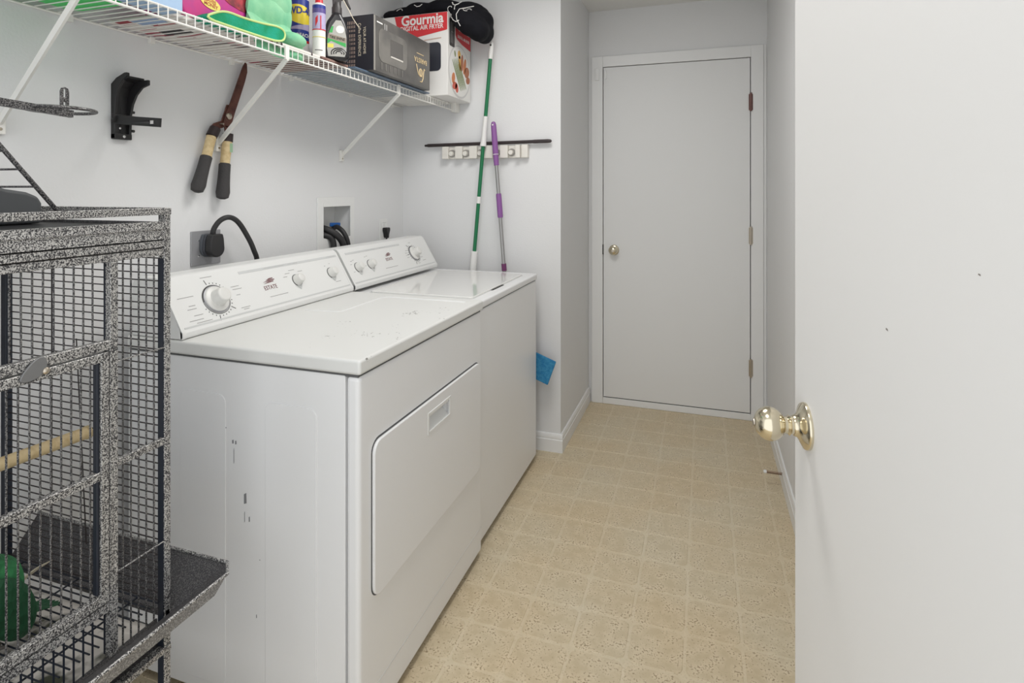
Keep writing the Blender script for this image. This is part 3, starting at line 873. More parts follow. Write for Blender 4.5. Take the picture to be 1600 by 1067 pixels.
ly = -0.0275
def lab(pts, m, name, dep=0.0006, yy=ly):
    return MB().prism([(x, yy, z) for x, z in pts], (0, -dep, 0), 0, 1, Ms).build(name, m, sp)
lo = [(-0.030, 0.012), (0.026, 0.012), (0.032, 0.03), (0.032, 0.08), (0.026, 0.115), (0.014, 0.140), (-0.004, 0.140), (-0.018, 0.118), (-0.030, 0.085), (-0.034, 0.04)]
lab(lo, mat('label_silver', (176, 174, 168), 0.35), 'label')
lab([(-0.032, 0.075), (0.030, 0.060), (0.031, 0.078), (-0.029, 0.092)], mat('label_taupe', (150, 138, 122), 0.4), 'label_band', 0.0004, ly - 0.0006)
lab([(-0.033, 0.055), (-0.02, 0.066), (0.030, 0.046), (0.030, 0.060), (-0.032, 0.075)], mat('label_green', (62, 168, 84), 0.4), 'label_band', 0.0004, ly - 0.0006)
lab([(-0.028, 0.095), (-0.016, 0.095), (-0.012, 0.118), (-0.018, 0.118)], MATS['label_green'], 'label_patch', 0.0004, ly - 0.0006)
lab([(-0.032, 0.042), (-0.012, 0.042), (-0.012, 0.056), (-0.033, 0.056)], mat('label_yellow', (222, 214, 96), 0.4), 'label_patch', 0.0004, ly - 0.0006)
lab([(0.010 + 0.014 * math.cos(2 * math.pi * q / 20), 0.108 + 0.014 * math.sin(2 * math.pi * q / 20)) for q in range(20)], white_m, 'label_roundel', 0.0005, ly - 0.0008)
for rr in (0.026, 0.018, 0.010):
    pts = [Ms @ Vector((0.006 + rr * math.cos(math.radians(a)), ly - 0.0008, 0.024 + rr * 0.7 * math.sin(math.radians(a)))) for a in range(-20, 201, 20)]
    MB().tube(pts, 0.0018, 5).build('label_tyre', MATS['bottle_black'], sp)
rx = (Ms.to_3x3() @ Vector((1, 0, -0.16))).normalized()
ux = (Ms.to_3x3() @ Vector((0.16, 0, 1))).normalized()
lettering('label_lettering', 'TIRE SHINE', black_m, sp, Ms @ Vector((0, ly - 0.0012, 0.0765)), rx, ux, 0.0125, 0.0003, xs=0.85, bold=0.0002)
MB().tube([Ms @ Vector(p) for p in ((-0.02, -0.016, 0.262), (0.0, -0.020, 0.25), (0.03, -0.026, 0.20), (0.055, -0.03, 0.15), (0.075, -0.03, 0.12))], 0.0011, 5).build('price_string', cream_m, sp)

# aerosol cans
def can(name, c, r, hgt, label, bands, capm, cap_h, dome=0.012):
    t = thing(name, c, label, 'spray can', 'aerosol cans on the shelf')
    c = Vector(c)
    MB().lathe(c, (0, 0, 1), [(0, r * 0.96), (0.003, r), (hgt, r), (hgt + 0.002, r * 1.02), (hgt + 0.004, r * 0.98), (hgt + dome, r * 0.55), (hgt + dome + 0.002, r * 0.5)], 32).build('can_body', white_m, t)
    for z0, z1, mm in bands:
        MB().lathe(c + Vector((0, 0, z0)), (0, 0, 1), [(0, r + 0.0004), (z1 - z0, r + 0.0004)], 32).build('label_band', mm, t)
    MB().lathe(c + Vector((0, 0, hgt + dome * 0.6)), (0, 0, 1), [(0, r * 0.62), (cap_h * 0.8, r * 0.56), (cap_h, r * 0.45), (cap_h, 0)], 24).build('cap', capm, t)
    return t
blue_m = mat('can_blue', (38, 56, 140), 0.35); yel_m = mat('can_yellow', (238, 214, 62), 0.35); redc_m = mat('can_red', (212, 38, 44), 0.35); pur_m = mat('can_purple', (92, 78, 140), 0.35)
lav_m = mat('can_lavender', (176, 166, 200), 0.4)
def wrap(t, c, r, a_mid, pts, m, name, out=0.0008):
    """flat outline (arc length, height) wrapped round the can; a_mid faces the room"""
    vo, n = [], len(pts)
    mb = MB()
    A, B = [], []
    for u_, z_ in pts:
        an = a_mid + u_ / r
        A.append(Vector((c[0] + (r + 0.0002) * math.cos(an), c[1] + (r + 0.0002) * math.sin(an), c[2] + z_)))
        B.append(Vector((c[0] + (r + out) * math.cos(an), c[1] + (r + out) * math.sin(an), c[2] + z_)))
    va = [mb.bm.verts.new(p) for p in B]
    mb.bm.faces.new(va)
    bmesh.ops.triangulate(mb.bm, faces=mb.bm.faces[:])
    return mb.build(name, m, t, False)
def strip(t, c, r, a_mid, u0, u1, zf0, zf1, m, name, out=0.0008, n=12):
    mb = MB()
    rows = []
    for k in range(n + 1):
        u_ = u0 + (u1 - u0) * k / n
        an = a_mid + u_ / r
        d = Vector((math.cos(an), math.sin(an), 0)) * (r + out)
        rows.append((mb.bm.verts.new(Vector(c) + d + Vector((0, 0, zf0(k / n)))), mb.bm.verts.new(Vector(c) + d + Vector((0, 0, zf1(k / n))))))
    for p, q in zip(rows, rows[1:]):
        mb.bm.faces.new([p[0], q[0], q[1], p[1]])
    return mb.build(name, m, t)
def wrap_text(t, c, r, a_mid, body, u, z, size, m, xs=1.0, out=0.0016, bold=0.0):
    o = lettering('label_lettering', body, m, t, (0, 0, 0), (1, 0, 0), (0, 0, 1), size, 0.0, xs=xs, bold=bold)
    off = world_loc(t)
    for v in o.data.vertices:
        p = v.co + off
        an = a_mid + (u + p.x) / r
        q = Vector((c[0] + (r + out) * math.cos(an), c[1] + (r + out) * math.sin(an), c[2] + z + p.z))
        v.co = q - off
    return o
cc = (-1.372, 1.688, D + 0.0112)
vis = math.atan2(-cc[1], -cc[0])          # bearing towards the doorway
t = can('aerosol_can', cc, 0.033, 0.215, 'blue and yellow lubricant spray can behind the white aerosol', [(0.0, 0.215, blue_m)], redc_m, 0.03)
strip(t, cc, 0.033, vis, -0.045, 0.045, lambda k: 0.148 - 0.012 * math.sin(math.pi * k) - 0.02 * k, lambda k: 0.190 + 0.010 * math.sin(math.pi * k) - 0.012 * k, yel_m, 'yellow_shield')
strip(t, cc, 0.033, vis, -0.045, 0.045, lambda k: 0.0, lambda k: 0.052 + 0.01 * k, white_m, 'label_band')
strip(t, cc, 0.033, vis, -0.045, 0.045, lambda k: 0.052 + 0.01 * k, lambda k: 0.064 + 0.006 * k, redc_m, 'label_band', 0.0012)
strip(t, cc, 0.033, vis, -0.045, 0.045, lambda k: 0.108 - 0.004 * k, lambda k: 0.112 + 0.018 * k, lav_m, 'label_band', 0.0012)
wrap_text(t, cc, 0.033, vis, 'WD-40', 0.004, 0.172, 0.034, blue_m, 0.82, 0.0018, 0.001)
wrap_text(t, cc, 0.033, vis, 'EZ-REACH', 0.004, 0.086, 0.017, white_m, 0.9, 0.0018, 0.0004)
cc = (-1.268, 1.662, D + 0.0112)
vis = math.atan2(-cc[1], -cc[0])
t = can('aerosol_can', cc, 0.0215, 0.178, 'slim white aerosol can with red cap beside the black spray bottle', [(0.166, 0.178, blue_m)], redc_m, 0.03, 0.010)
strip(t, cc, 0.0215, vis, -0.034, 0.034, lambda k: 0.092, lambda k: 0.150, lav_m, 'label_band')
strip(t, cc, 0.0215, vis, -0.034, 0.034, lambda k: 0.150, lambda k: 0.166, pur_m, 'label_band')
strip(t, cc, 0.0215, vis, 0.004, 0.007, lambda k: 0.092, lambda k: 0.140, redc_m, 'red_rule', 0.0013)
strip(t, cc, 0.0215, vis, -0.034, 0.034, lambda k: 0.091, lambda k: 0.094, redc_m, 'red_rule', 0.0013)
strip(t, cc, 0.0215, vis, -0.012, -0.004, lambda k: 0.10 + 0.02 * k, lambda k: 0.13 + 0.012 * k, redc_m, 'label_patch', 0.0013)
strip(t, cc, 0.0215, vis, -0.030, 0.030, lambda k: 0.066, lambda k: 0.068, yel_m, 'yellow_rule', 0.0010)
strip(t, cc, 0.0215, vis, -0.014, 0.012, lambda k: 0.020, lambda k: 0.0225, print_m, 'small_print', 0.0010)

# green microfibre cloths
def cloth_mat(name, a, b):
    return mat(name, a, 0.95, bump=(700, 0.7, 2), vary=(14, b, 0.35, 0.65))
g1 = cloth_mat('green_microfibre', (124, 200, 158), (160, 220, 176))
g2 = cloth_mat('emerald_microfibre', (20, 150, 98), (36, 178, 148))
g3 = mat('lime_piping', (206, 228, 150), 0.9)
ct = thing('microfibre_cloth', (-1.30, 1.47, D), 'pale green microfibre cloth standing in a heap beside the aerosol cans', 'cloth', 'green microfibre cloths')
m = MB()
t_ = bmesh.new()
bmesh.ops.create_grid(t_, x_segments=24, y_segments=24, size=0.5)
def heap(u, v):
    # u across the shelf front, v height
    yv = 1.358 + 0.207 * (u + 0.5)
    zv = D + 0.0125 + 0.235 * (v + 0.5)
    low = max(0, 0.35 - (v + 0.5))
    xv = -1.300 + 0.05 * low * 2 + 0.008 * math.sin(u * 9 + v * 3) + 0.006 * math.sin(v * 11)
    yv += 0.02 * (1 if u > 0.2 else 0) * max(0, 0.3 - (v + 0.5)) * 4 * (u - 0.2)
    return xv, yv, zv
for v in t_.verts:
    v.co = Vector(heap(v.co.x, v.co.y))
ge = bmesh.ops.solidify(t_, geom=t_.faces[:], thickness=0.045)
m.merge(t_)
o = m.build('folded_cloth', g1, ct)
md = o.modifiers.new('b', 'BEVEL'); md.width = 0.012; md.segments = 3; md.limit_method = 'ANGLE'; md.angle_limit = 0.9
evaluated(o)
for f in o.data.polygons: f.use_smooth = True
m = MB().ball((-1.262, 1.525, D + 0.037), (0.030, 0.055, 0.024)).ball((-1.285, 1.50, D + 0.037), (0.03, 0.04, 0.024))
o = m.build('cloth_fold', g1, ct); remesh(o, 0.006, 4)

rl = thing('microfibre_cloth', (-1.29, 1.30, D), 'emerald green folded microfibre cloth with lime edging lying along the shelf lip', 'cloth', 'green microfibre cloths')
def smooth_loop(pts, n=3):
    for _ in range(n):
        q = []
        L = len(pts)
        for i in range(L):
            a, b = pts[i], pts[(i + 1) % L]
            q += [(0.75 * a[0] + 0.25 * b[0], 0.75 * a[1] + 0.25 * b[1]), (0.25 * a[0] + 0.75 * b[0], 0.25 * a[1] + 0.75 * b[1])]
        pts = q
    return pts
ol = smooth_loop([(1.150, 1.7465), (1.200, 1.776), (1.235, 1.785), (1.285, 1.783), (1.365, 1.788), (1.425, 1.797), (1.458, 1.790), (1.455, 1.762), (1.425, 1.7505), (1.36, 1.7475), (1.26, 1.7465)], 2)
MB().prism([(-1.293, a, b) for a, b in ol], (0.055, 0, 0), 0.004, 2).build('folded_cloth', g2, rl)
MB().tube([(-1.2385, a, b) for a, b in ol], 0.0034, 6, closed=True).build('edging', g3, rl)

# pouch, tubs and papers towards the near end
mg = mat('magenta_print', (206, 52, 132), 0.35, vary=(9, (150, 62, 160), 0.42, 0.68))
po = thing('detergent_pouch', (-1.37, 1.255, D + 0.012), 'magenta and purple pouch with a yellow Saves Money oval on the shelf', 'pouch')
t_ = MB()
t_.prism([(-1.44, a, b) for a, b in rrect(1.138, 1.372, D + 0.013, 2.03, 0.03, 4)], (0.14, 0, 0), 0.008, 3)
t_.build('pouch_body', mg, po)
ov = [(-1.2993, 1.232 + 0.034 * math.cos(2 * math.pi * q / 28) , 1.814 + 0.016 * math.sin(2 * math.pi * q / 28) - 0.004 * math.cos(2 * math.pi * q / 28)) for q in range(28)]
MB().prism(ov, (0.0008, 0, 0)).build('yellow_oval', mat('oval_yellow', (246, 222, 112), 0.4), po)
om = mat('oval_print', (190, 92, 50), 0.5)
lettering('oval_lettering', 'SAVES', om, po, (-1.2983, 1.232, 1.8195), (0, 1, -0.08), (0, 0.08, 1), 0.0135, 0.0003, bold=0.0003)
lettering('oval_lettering', 'MONEY', om, po, (-1.2983, 1.233, 1.8085), (0, 1, -0.08), (0, 0.08, 1), 0.0135, 0.0003, bold=0.0003)
MB().prism([(-1.2995, a, b) for a, b in ((1.27, 1.845), (1.30, 1.832), (1.34, 1.825), (1.368, 1.824), (1.368, 1.93), (1.26, 1.93))], (0.0008, 0, 0)).build('berry_picture', mat('berry_red', (186, 52, 62), 0.4, vary=(40, (120, 30, 44), 0.4, 0.6)), po)
lb = thing('carton', (-1.285, 1.035, D), 'light blue small carton at the shelf edge left of the magenta pouch', 'box')
MB().box(-1.325, -1.258, 0.968, 1.108, D + 0.001, 1.95, 0.004, 2).build('carton_body', mat('light_blue_card', (168, 196, 226), 0.5), lb)
MB().box(-1.2585, -1.2572, 1.09, 1.106, 1.79, 1.93).build('orange_stripe', mat('orange_stripe', (214, 110, 80), 0.5), lb)
gt = thing('storage_tub', (-1.42, 0.92, D), 'green plastic tub seen from below through the shelf wires', 'tub')
MB().prism([(x, y_, D + 0.001) for x, y_ in rrect(-1.512, -1.333, 0.80, 1.020, 0.03, 4)], (0, 0, 0.16), 0.006, 2).build('tub_body', mat('green_plastic', (44, 206, 92), 0.35), gt)
MB().prism([(x, y_, D + 0.162) for x, y_ in rrect(-1.518, -1.327, 0.794, 1.026, 0.03, 4)], (0, 0, 0.014), 0.003, 2).build('tub_rim', mat('green_rim', (18, 130, 52), 0.35), gt)
ct2 = thing('storage_bin', (-1.40, 0.66, D), 'clear plastic bin at the near end of the shelf above the cage', 'bin')
clr = mat('frosted_plastic', (206, 210, 206), 0.3)
MB().prism([(x, y_, D + 0.001) for x, y_ in rrect(-1.52, -1.26, 0.52, 0.788, 0.02, 4)], (0, 0, 0.14), 0.005, 2).build('bin_body', clr, ct2)
MB().tube([(x, y_, D + 0.0012) for x, y_ in rrect(-1.50, -1.36, 0.58, 0.74, 0.03, 4)], 0.002, 6, closed=True).build('foot_ring', white_m, ct2)

def paper_mat():
    m = bpy.data.materials.new('printed_paper')
    m.use_nodes = True
    nt = m.node_tree; b = nt.nodes['Principled BSDF']; b.inputs['Roughness'].default_value = 0.6
    g = nt.nodes.new('ShaderNodeNewGeometry')
    mp = nt.nodes.new('ShaderNodeMapping'); mp.inputs['Scale'].default_value = (9, 55, 1)
    nt.links.new(g.outputs['Position'], mp.inputs['Vector'])
    n = nt.nodes.new('ShaderNodeTexNoise'); n.inputs['Scale'].default_value = 1.0; n.inputs['Detail'].default_value = 0
    nt.links.new(mp.outputs[0], n.inputs['Vector'])
    n2 = nt.nodes.new('ShaderNodeTexNoise'); n2.inputs['Scale'].default_value = 14; n2.inputs['Detail'].default_value = 0
    nt.links.new(g.outputs['Position'], n2.inputs['Vector'])
    cr = nt.nodes.new('ShaderNodeValToRGB'); cr.color_ramp.interpolation = 'CONSTANT'
    cr.color_ramp.elements[0].position = 0; cr.color_ramp.elements[0].color = (0, 0, 0, 1)
    cr.color_ramp.elements[1].position = 0.66; cr.color_ramp.elements[1].color = (1, 1, 1, 1)
    nt.links.new(n.outputs['Fac'], cr.inputs['Fac'])
    c2 = nt.nodes.new('ShaderNodeValToRGB'); c2.color_ramp.interpolation = 'CONSTANT'
    c2.color_ramp.elements[0].position = 0; c2.color_ramp.elements[0].color = lin((70, 55, 58))
    c2.color_ramp.elements[1].position = 0.5; c2.color_ramp.elements[1].color = lin((160, 60, 78))
    nt.links.new(n2.outputs['Fac'], c2.inputs['Fac'])
    mx = nt.nodes.new('ShaderNodeMix'); mx.data_type = 'RGBA'
    nt.links.new(cr.outputs['Color'], mx.inputs[0]); mx.inputs[6].default_value = lin((226, 220, 214)); nt.links.new(c2.outputs['Color'], mx.inputs[7])
    nt.links.new(mx.outputs[2], b.inputs['Base Color'])
    return m
paper_m = paper_mat()
for (a, b, x0_, x1_, zz, lbl) in ((1.112, 1.340, -1.528, -1.297, 0.0005, 'flat printed paper bag lying under the magenta pouch, nearest the green tub'),
                               (1.345, 1.640, -1.528, -1.246, 0.0005, 'flat printed paper bag lying beneath the standing green cloth'),
                               (1.645, 1.796, -1.528, -1.242, 0.0005, 'flat brown paper bag under the aerosol cans and black spray bottle')):  # third bag widened under the cans to keep lamp light off the wall
    z = D + zz
    p = MB().box(x0_, x1_, a, b, z, z + 0.010, 0.002, 1).build('paper_bag', paper_m if a < 1.6 else mat('brown_paper', (150, 122, 112), 0.8, vary=(20, (112, 78, 72), 0.4, 0.6)), None)
    tag(p, lbl, 'paper bag', 'flat paper bags on the shelf')
mark_m = {'k': mat('ink_black', (38, 34, 38), 0.6), 'r': mat('ink_red', (150, 40, 52), 0.6), 'b': mat('ink_blue', (150, 172, 206), 0.6)}
pb = bpy.data.objects['paper_bag']
for x0_, x1_, a, b, c in ((-1.45, -1.36, 1.115, 1.150, 'b'), (-1.50, -1.455, 1.110, 1.135, 'r'), (-1.47, -1.39, 1.215, 1.235, 'k'), (-1.48, -1.38, 1.240, 1.250, 'k'), (-1.43, -1.35, 1.165, 1.169, 'r'), (-1.42, -1.33, 1.180, 1.186, 'k')):
    MB().box(x0_, x1_, a, b, D - 0.0003, D + 0.0008).build('printed_patch', mark_m[c], pb)

# ------------------------------------------------------------------ on the left wall
# hedge shears
rust = mat('rusty_blade', (104, 66, 56), 0.55, 0.35, bump=(120, 0.3, 3), vary=(30, (78, 46, 40), 0.4, 0.65))
woodm = mat('bare_wood_handle', (212, 190, 146), 0.6, vary=(60, (190, 164, 118), 0.45, 0.7))
gripm = mat('grey_foam_grip', (62, 60, 60), 0.85, bump=(160, 0.4, 2))
ferr = mat('dark_ferrule', (58, 48, 48), 0.5, 0.4)
hs = thing('hedge_shears', (-1.53, 1.49, 1.50), 'rusty hedge shears with wooden handles and grey grips hung on the wall', 'shears')
def yz(pts, x): return [(x, a, b) for a, b in pts]
MB().prism(yz([(1.4975, 1.508), (1.508, 1.545), (1.524, 1.58), (1.562, 1.672), (1.586, 1.728), (1.5965, 1.744), (1.603, 1.738), (1.6045, 1.71), (1.594, 1.675), (1.572, 1.618), (1.548, 1.558), (1.535, 1.522), (1.520, 1.505)], -1.530), (0.006, 0, 0), 0.0012, 1).build('blade', rust, hs)
MB().prism(yz([(1.452, 1.500), (1.468, 1.516), (1.498, 1.527), (1.512, 1.56), (1.522, 1.585), (1.545, 1.585), (1.535, 1.552), (1.522, 1.520), (1.505, 1.505), (1.485, 1.498), (1.470, 1.484)], -1.537), (0.006, 0, 0), 0.0012, 1).build('blade', rust, hs)
MB().prism(yz([(1.505, 1.512), (1.522, 1.512), (1.524, 1.492), (1.522, 1.470), (1.508, 1.470)], -1.530), (0.006, 0, 0), 0.001, 1).build('blade_tang', rust, hs)
MB().lathe((-1.524, 1.520, 1.545), (1, 0, 0), [(0, 0.011), (0.004, 0.011), (0.006, 0.008), (0.007, 0)], 16).build('pivot_bolt', nickel_m, hs)
for pa in ([(1.463, 1.498), (1.447, 1.470), (1.428, 1.405), (1.395, 1.305)], [(1.515, 1.485), (1.512, 1.458), (1.502, 1.385), (1.493, 1.282)]):
    P = [Vector((-1.522, a, b)) for a, b in pa]
    d = (P[3] - P[2]).normalized()
    MB().tube([P[0], P[1]], [0.017, 0.0175], 14).build('ferrule', ferr, hs)
    MB().tube([P[1], P[2]], [0.0155, 0.0155], 14).build('handle', woodm, hs)
    L = (P[3] - P[2])
    MB().tube([P[2] + L * k for k in (0, 0.04, 0.35, 0.7, 0.95, 1.12, 1.17)], [0.015, 0.0185, 0.0185, 0.020, 0.022, 0.0185, 0.008], 14).build('grip', gripm, hs)
MB().box(-1.5075, -1.5065, 1.508, 1.520, 1.422, 1.452).build('paper_sticker', mat('sticker_green', (150, 182, 150), 0.6), hs)
MB().lathe((WX, 1.489, 1.515), (1, 0, 0), [(0, 0.003), (0.035, 0.003)], 8).build('hanging_nail', nickel_m, hs)

# black curved hanger
bk = thing('wall_hanger', (WX, 1.16, 1.44), 'black plastic curved wall hanger with a short arm beside the hedge shears', 'hanger')
def hprof(th):
    outer = [(WX, 1.438), (WX, 1.60), (WX + 0.022, 1.612), (WX + 0.045, 1.618)]
    inner = [(WX + 0.045, 1.600), (WX + 0.030, 1.585), (WX + 0.016, 1.560), (WX + 0.010, 1.53), (WX + 0.008, 1.438)]
    return outer + inner
MB().prism([(x, 1.134, z) for x, z in [(WX, 1.438), (WX, 1.588), (WX + 0.020, 1.604), (WX + 0.050, 1.616), (WX + 0.060, 1.616), (WX + 0.060, 1.606), (WX + 0.045, 1.597), (WX + 0.028, 1.578), (WX + 0.018, 1.548), (WX + 0.015, 1.51), (WX + 0.015, 1.438)]], (0, 0.009, 0), 0.001, 1).build('side_flange', black_m, bk)
MB().prism([(x, 1.176, z) for x, z in [(WX, 1.438), (WX, 1.585), (WX + 0.030, 1.600), (WX + 0.086, 1.601), (WX + 0.086, 1.587), (WX + 0.062, 1.580), (WX + 0.040, 1.560), (WX + 0.026, 1.535), (WX + 0.018, 1.505), (WX + 0.015, 1.438)]], (0, 0.007, 0), 0.001, 1).build('side_flange', black_m, bk)
pth = [(WX + 0.003, 1.16, 1.442), (WX + 0.003, 1.16, 1.52), (WX + 0.006, 1.16, 1.555), (WX + 0.016, 1.16, 1.58), (WX + 0.035, 1.16, 1.598), (WX + 0.062, 1.16, 1.604)]
ch = MB()
for a, b in zip(pth, pth[1:]):
    ch.bar(a, b, 0.048, 0.006, (0, 1, 0) if False else (Vector(b) - Vector(a)).cross(Vector((0, 1, 0))))
ch.build('channel', black_m, bk)
MB().box(WX + 0.004, WX + 0.007, 1.156, 1.161, 1.455, 1.58).build('channel_rib', black_m, bk)
MB().box(WX, WX + 0.016, 1.134, 1.184, 1.436, 1.452, 0.002).build('foot_plate', black_m, bk)
MB().lathe((WX + 0.016, 1.16, 1.444), (1, 0, 0), [(0, 0.0045), (0.0015, 0.004), (0.002, 0)], 12).build('screw', chrome_m, bk)
MB().lathe((WX + 0.006, 1.155, 1.467), (1, 0, 0), [(0, 0.0035), (0.002, 0.003), (0.0025, 0)], 12).build('screw', chrome_m, bk)
ar = MB()
ar.bar((WX + 0.014, 1.135, 1.489), (WX + 0.165, 1.150, 1.476), 0.004, 0.024, (0, 0, 1))
ar.bar((WX + 0.014, 1.168, 1.497), (WX + 0.160, 1.160, 1.486), 0.004, 0.010, (0, 0, 1))
ar.bar((WX + 0.016, 1.150, 1.502), (WX + 0.163, 1.155, 1.489), 0.022, 0.003, (0, 0, 1))
ar.box(WX + 0.012, WX + 0.022, 1.125, 1.190, 1.482, 1.504, 0.002)
armo = ar.build('arm', black_m, bk)
world_cut(armo, MB().box(WX + 0.128, WX + 0.143, 1.12, 1.152, 1.4735, 1.4835))
for z in (1.462, 1.515):
    MB().lathe((WX + 0.014, 1.183, z), (0, 1, 0), [(0, 0.004), (0.008, 0.004)], 10).build('peg', black_m, bk)

# dryer socket, plug and cord
so = thing('dryer_outlet', (WX, 1.448, 1.107), 'square brushed steel outlet plate for the dryer plug', 'outlet')
MB().box(WX, WX + 0.005, 1.390, 1.506, 1.051, 1.163, 0.002, 2).build('plate', steel_m, so)
for z in (1.132, 1.082):
    MB().lathe((WX + 0.005, 1.418, z), (1, 0, 0), [(0, 0.0035), (0.0012, 0.003), (0.0015, 0)], 10).build('screw', chrome_m, so)
pc = thing('dryer_power_cord', (WX + 0.006, 1.435, 1.09), 'thick black dryer power cord arching from the plug in the steel plate', 'power cord')
disc = [(1.448 + 0.029 * math.cos(math.radians(a)), 1.104 + 0.027 * math.sin(math.radians(a))) for a in range(180, 361, 15)]
sil = disc + [(1.474, 1.135), (1.470, 1.152), (1.428, 1.152), (1.420, 1.130)]
MB().prism(yz(sil, WX + 0.0055), (0.012, 0, 0), 0.002, 2).build('plug_base', mat('plug_grey', (86, 90, 96), 0.5), pc)
MB().prism(yz([(a * 1.0, b) for a, b in sil], WX + 0.0175), (0.010, 0, 0), 0.003, 2).build('plug_collar', mat('plug_mid', (66, 68, 74), 0.5), pc)
MB().prism(yz(sil, WX + 0.028), (0.026, 0, 0), 0.005, 3).build('plug_head', rubber_m, pc)
def spline(pts, n=6):
    P = [Vector(p) for p in pts]
    P = [P[0] * 2 - P[1]] + P + [P[-1] * 2 - P[-2]]
    out = []
    for i in range(1, len(P) - 2):
        for k in range(n):
            t = k / n
            a, b, c, d = P[i - 1], P[i], P[i + 1], P[i + 2]
            out.append(0.5 * ((2 * b) + (c - a) * t + (2 * a - 5 * b + 4 * c - d) * t * t + (3 * b - a - 3 * c + d) * t ** 3))
    out.append(P[-2])
    return out
cord = [(-1.515, 1.445, 1.145), (-1.510, 1.446, 1.170), (-1.500, 1.462, 1.196), (-1.492, 1.490, 1.205), (-1.487, 1.520, 1.190), (-1.484, 1.552, 1.150), (-1.480, 1.585, 1.090), (-1.490, 1.615, 1.02), (-1.50, 1.62, 0.80)]
MB().tube(spline(cord), 0.0085, 12).build('cord', rubber_m, pc)

# washer supply box in the wall
vb = thing('valve_box', (WX, 2.148, 1.15), 'white recessed washer supply box in the wall with blue valve', 'valve box')
f = MB()
f.box(WX, WX + 0.006, 2.014, oy0 + 0.020, 1.040, 1.263, 0.0015, 1).box(WX, WX + 0.006, oy1 - 0.012, 2.280, 1.040, 1.263, 0.0015, 1)
f.box(WX, WX + 0.006, oy0 + 0.018, oy1 - 0.010, 1.222, 1.263, 0.0015, 1).box(WX, WX + 0.006, oy0 + 0.018, oy1 - 0.010, 1.040, 1.084, 0.0015, 1)
f.build('frame', plastic_m, vb)
bx = MB().box(-1.641, -1.637, oy0, oy1, oz0, oz1).box(-1.640, WX, oy0, oy0 + 0.003, oz0, oz1).box(-1.640, WX, oy1 - 0.003, oy1, oz0, oz1).box(-1.640, WX, oy0, oy1, oz0, oz0 + 0.003).box(-1.640, WX, oy0, oy1, oz1 - 0.003, oz1)
bx.build('recess', plastic_m, vb)
MB().bar((-1.598, 2.172, 1.139), (-1.598, 2.245, 1.136), 0.008, 0.017, (0, 0, 1), 0.002).build('valve_handle', mat('valve_blue', (20, 92, 170), 0.4), vb)
MB().lathe((-1.605, 2.20, 1.085), (0, 0, 1), [(0, 0.012), (0.045, 0.012), (0.050, 0.008)], 14).build('valve_stem', nickel_m, vb)
MB().lathe((-1.605, 2.08, 1.085), (0, 0, 1), [(0, 0.012), (0.055, 0.012), (0.062, 0.008)], 14).build('valve_stem', nickel_m, vb)
h1 = MB().tube(spline([(-1.610, 2.075, 1.125), (-1.585, 2.078, 1.132), (-1.545, 2.085, 1.122), (-1.515, 2.108, 1.098), (-1.500, 2.130, 1.060), (-1.498, 2.135, 1.00), (-1.50, 2.13, 0.85)]), 0.0145, 14).build('water_hose', rubber_m, None)
tag(h1, 'thick black water hose nearest the left edge of the supply box', 'hose', 'washer hoses')
h2 = MB().tube(spline([(-1.604, 2.198, 1.118), (-1.580, 2.190, 1.128), (-1.545, 2.160, 1.128), (-1.515, 2.158, 1.105), (-1.500, 2.166, 1.062), (-1.498, 2.168, 1.00), (-1.50, 2.165, 0.85)]), 0.0105, 14).build('water_hose', rubber_m, None)
tag(h2, 'thinner black water hose running from under the blue valve', 'hose', 'washer hoses')
h3 = MB().tube(spline([(-1.600, 2.065, 1.05), (-1.58, 2.065, 1.095), (-1.555, 2.075, 1.100), (-1.530, 2.095, 1.080), (-1.525, 2.10, 1.02), (-1.52, 2.10, 0.85)]), 0.013, 14).build('water_hose', rubber_m, None)
tag(h3, 'black drain hose lowest in the supply box, behind the thick hose', 'hose', 'washer hoses')

wo = thing('wall_outlet', (WX, 2.54, 1.09), 'white wall outlet plate above the washer console', 'outlet')
MB().box(WX, WX + 0.005, 2.502, 2.574, 1.032, 1.148, 0.002, 2).build('plate', plastic_m, wo)
MB().box(WX + 0.005, WX + 0.0065, 2.522, 2.556, 1.100, 1.132, 0.004, 2).build('socket', plastic_m, wo)
wc = thing('washer_power_cord', (WX + 0.006, 2.54, 1.07), 'small black washer plug and cord in the white outlet', 'power cord')
MB().prism(yz([(2.524, 1.105), (2.556, 1.105), (2.558, 1.092), (2.548, 1.070), (2.545, 1.052), (2.535, 1.052), (2.532, 1.070), (2.522, 1.092)], WX + 0.0065), (0.026, 0, 0), 0.004, 2).build('plug', black_m, wc)
MB().tube(spline([(WX + 0.02, 2.540, 1.055), (WX + 0.022, 2.54, 1.02), (WX + 0.03, 2.54, 0.9), (WX + 0.03, 2.54, 0.7)]), 0.0042, 8).build('cord', black_m, wc)

